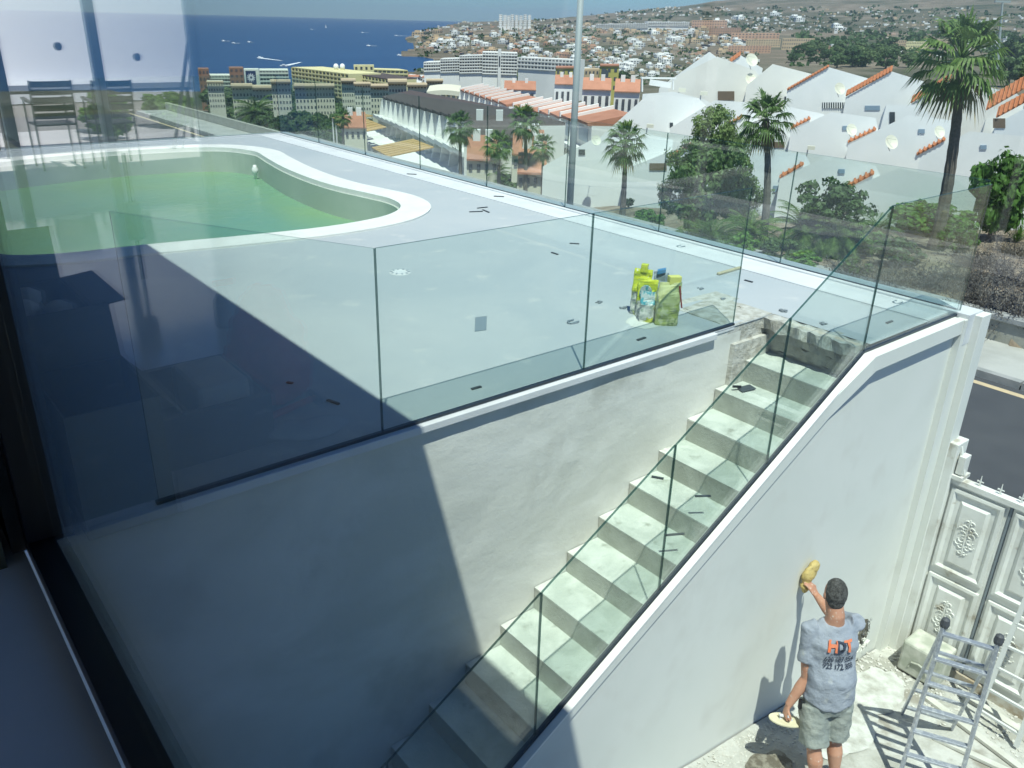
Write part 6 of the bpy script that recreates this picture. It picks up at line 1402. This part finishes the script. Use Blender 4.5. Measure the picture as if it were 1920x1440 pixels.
# palms of the middle distance
for i, (b, tp, r_, lb) in enumerate((((985, 362), (985, 228), 36, 'slim fan palm with a long bare trunk left of the lamp post'), ((936, 345), (934, 272), 34, 'bushy fan palm in the middle of the far glass'), ((864, 330), (862, 238), 34, 'fan palm left of the bushy one'), ((1018, 340), (1018, 275), 28, 'shaggy fan palm just left of the lamp post'), ((640, 262), (643, 218), 18, 'small fan palm beside the red pavilion'))):
    fan_palm(b, tp, r_, lb, k=i, D=60-i)
for i, (b, h, r_, lb) in enumerate((((826, 318), 48, 26, 'by the white steps'), ((880, 315), 42, 28, 'half hidden by the fan palm'), ((745, 300), 52, 34, 'below the dark roofed row'), ((485, 250), 30, 40, 'broad one behind the pool corner'), ((930, 362), 30, 30, 'low one at the kerb'), ((1078, 290), 44, 26, 'behind the lamp post'), ((700, 300), 26, 22, 'next to the pergola roof'), ((558, 200), 26, 13, 'small one near the cream blocks'), ((600, 190), 24, 12, 'small one before the barrel roofs'), ((672, 190), 26, 12, 'small one left of the white gable end'))):
    date_palm(b, h, r_, 'feathery date palm in the middle distance, '+lb, 'date palms of the middle distance', i)
for x in (966, 992): tree((x+2, 190), 48, 20, 'tall cypress like dark tree before the mustard blocks, %s one' % ('left' if x == 966 else 'right'), M_LEAFD, None, 5, D=190, dens=1.6, leaf=.09, tr=.1, name='tall_tree')
# car park with cars
def car_mesh(m):
    q = MB(); q.hexa([(-2.1, -.85, .25), (2.1, -.85, .25), (2.1, .85, .25), (-2.1, .85, .25), (-2.15, -.85, .85), (2.1, -.85, .8), (2.1, .85, .8), (-2.15, .85, .85)], 0)
    q.hexa([(-1.5, -.8, .85), (1.1, -.8, .82), (1.1, .8, .82), (-1.5, .8, .85), (-1.1, -.65, 1.4), (.5, -.65, 1.4), (.5, .65, 1.4), (-1.1, .65, 1.4)], 1)
    for x in (-1.3, 1.3):
        for y in (-.8, .8): q.tube([(x, y-.1, .32), (x, y+.1, .32)], .32, 8, 2)
    return q.mesh('car_body', [m, M_WIN, M_BLACK])
cms = [car_mesh(mat('car_'+n, c, .3)) for n, c in (('white', (.65, .65, .65)), ('silver', (.35, .37, .4)), ('dark', (.05, .05, .06)), ('blue', (.05, .09, .2)))]
cr = random.Random(3)
cnames = ['white', 'silver', 'dark', 'blue']
for (x0, y0, dx, dy, n) in ((430, 215, 11, 1.0, 6), (428, 232, 13, 1.5, 6), (525, 222, 10, 4, 7), (545, 214, 11, 3, 6), (600, 236, 12, 2, 5), (655, 268, 13, 3, 4)):
    for k in range(n):
        p = hit(x0+dx*k, y0+dy*k); j = cr.randrange(4); o = bpy.data.objects.new('parked_car', cms[j]); COL.objects.link(o); o.location = p+UP*.35; o.rotation_euler = (0, 0, cr.uniform(.5, .8)); o.scale = (1.15,)*3
        tag(o, '%s car parked among the trees below the pool terrace' % cnames[j], 'car', '%s cars parked below the terrace' % cnames[j])
for i, (x, y, w) in enumerate(((460, 226, 90), (575, 232, 100))):
    q = MB(); N = 12
    for a in range(N):
        for b in range(4):
            f = lambda s, t_: hit(x-w/2+w*s, y-14+28*t_)+UP*.15
            q.quad(f(a/N, (b+1)/4), f((a+1)/N, (b+1)/4), f((a+1)/N, b/4), f(a/N, b/4))
    struct(q.build('car_park_asphalt', M_TARM, None))

# ================================================================== AIR
M_HAZE = bpy.data.materials.new('haze'); M_HAZE.use_nodes = True; nt = M_HAZE.node_tree; nt.nodes.clear()
ov = nt.nodes.new('ShaderNodeOutputMaterial'); pv = nt.nodes.new('ShaderNodeVolumePrincipled'); pv.inputs['Color'].default_value = (.72, .86, 1, 1); pv.inputs['Density'].default_value = 2.6e-5; pv.inputs['Anisotropy'].default_value = .2
nt.links.new(pv.outputs[0], ov.inputs['Volume'])
hz = MB().box(-45000, -30000, -100, 45000, 45000, 640).build('haze', M_HAZE, None); hz['kind'] = 'stuff'
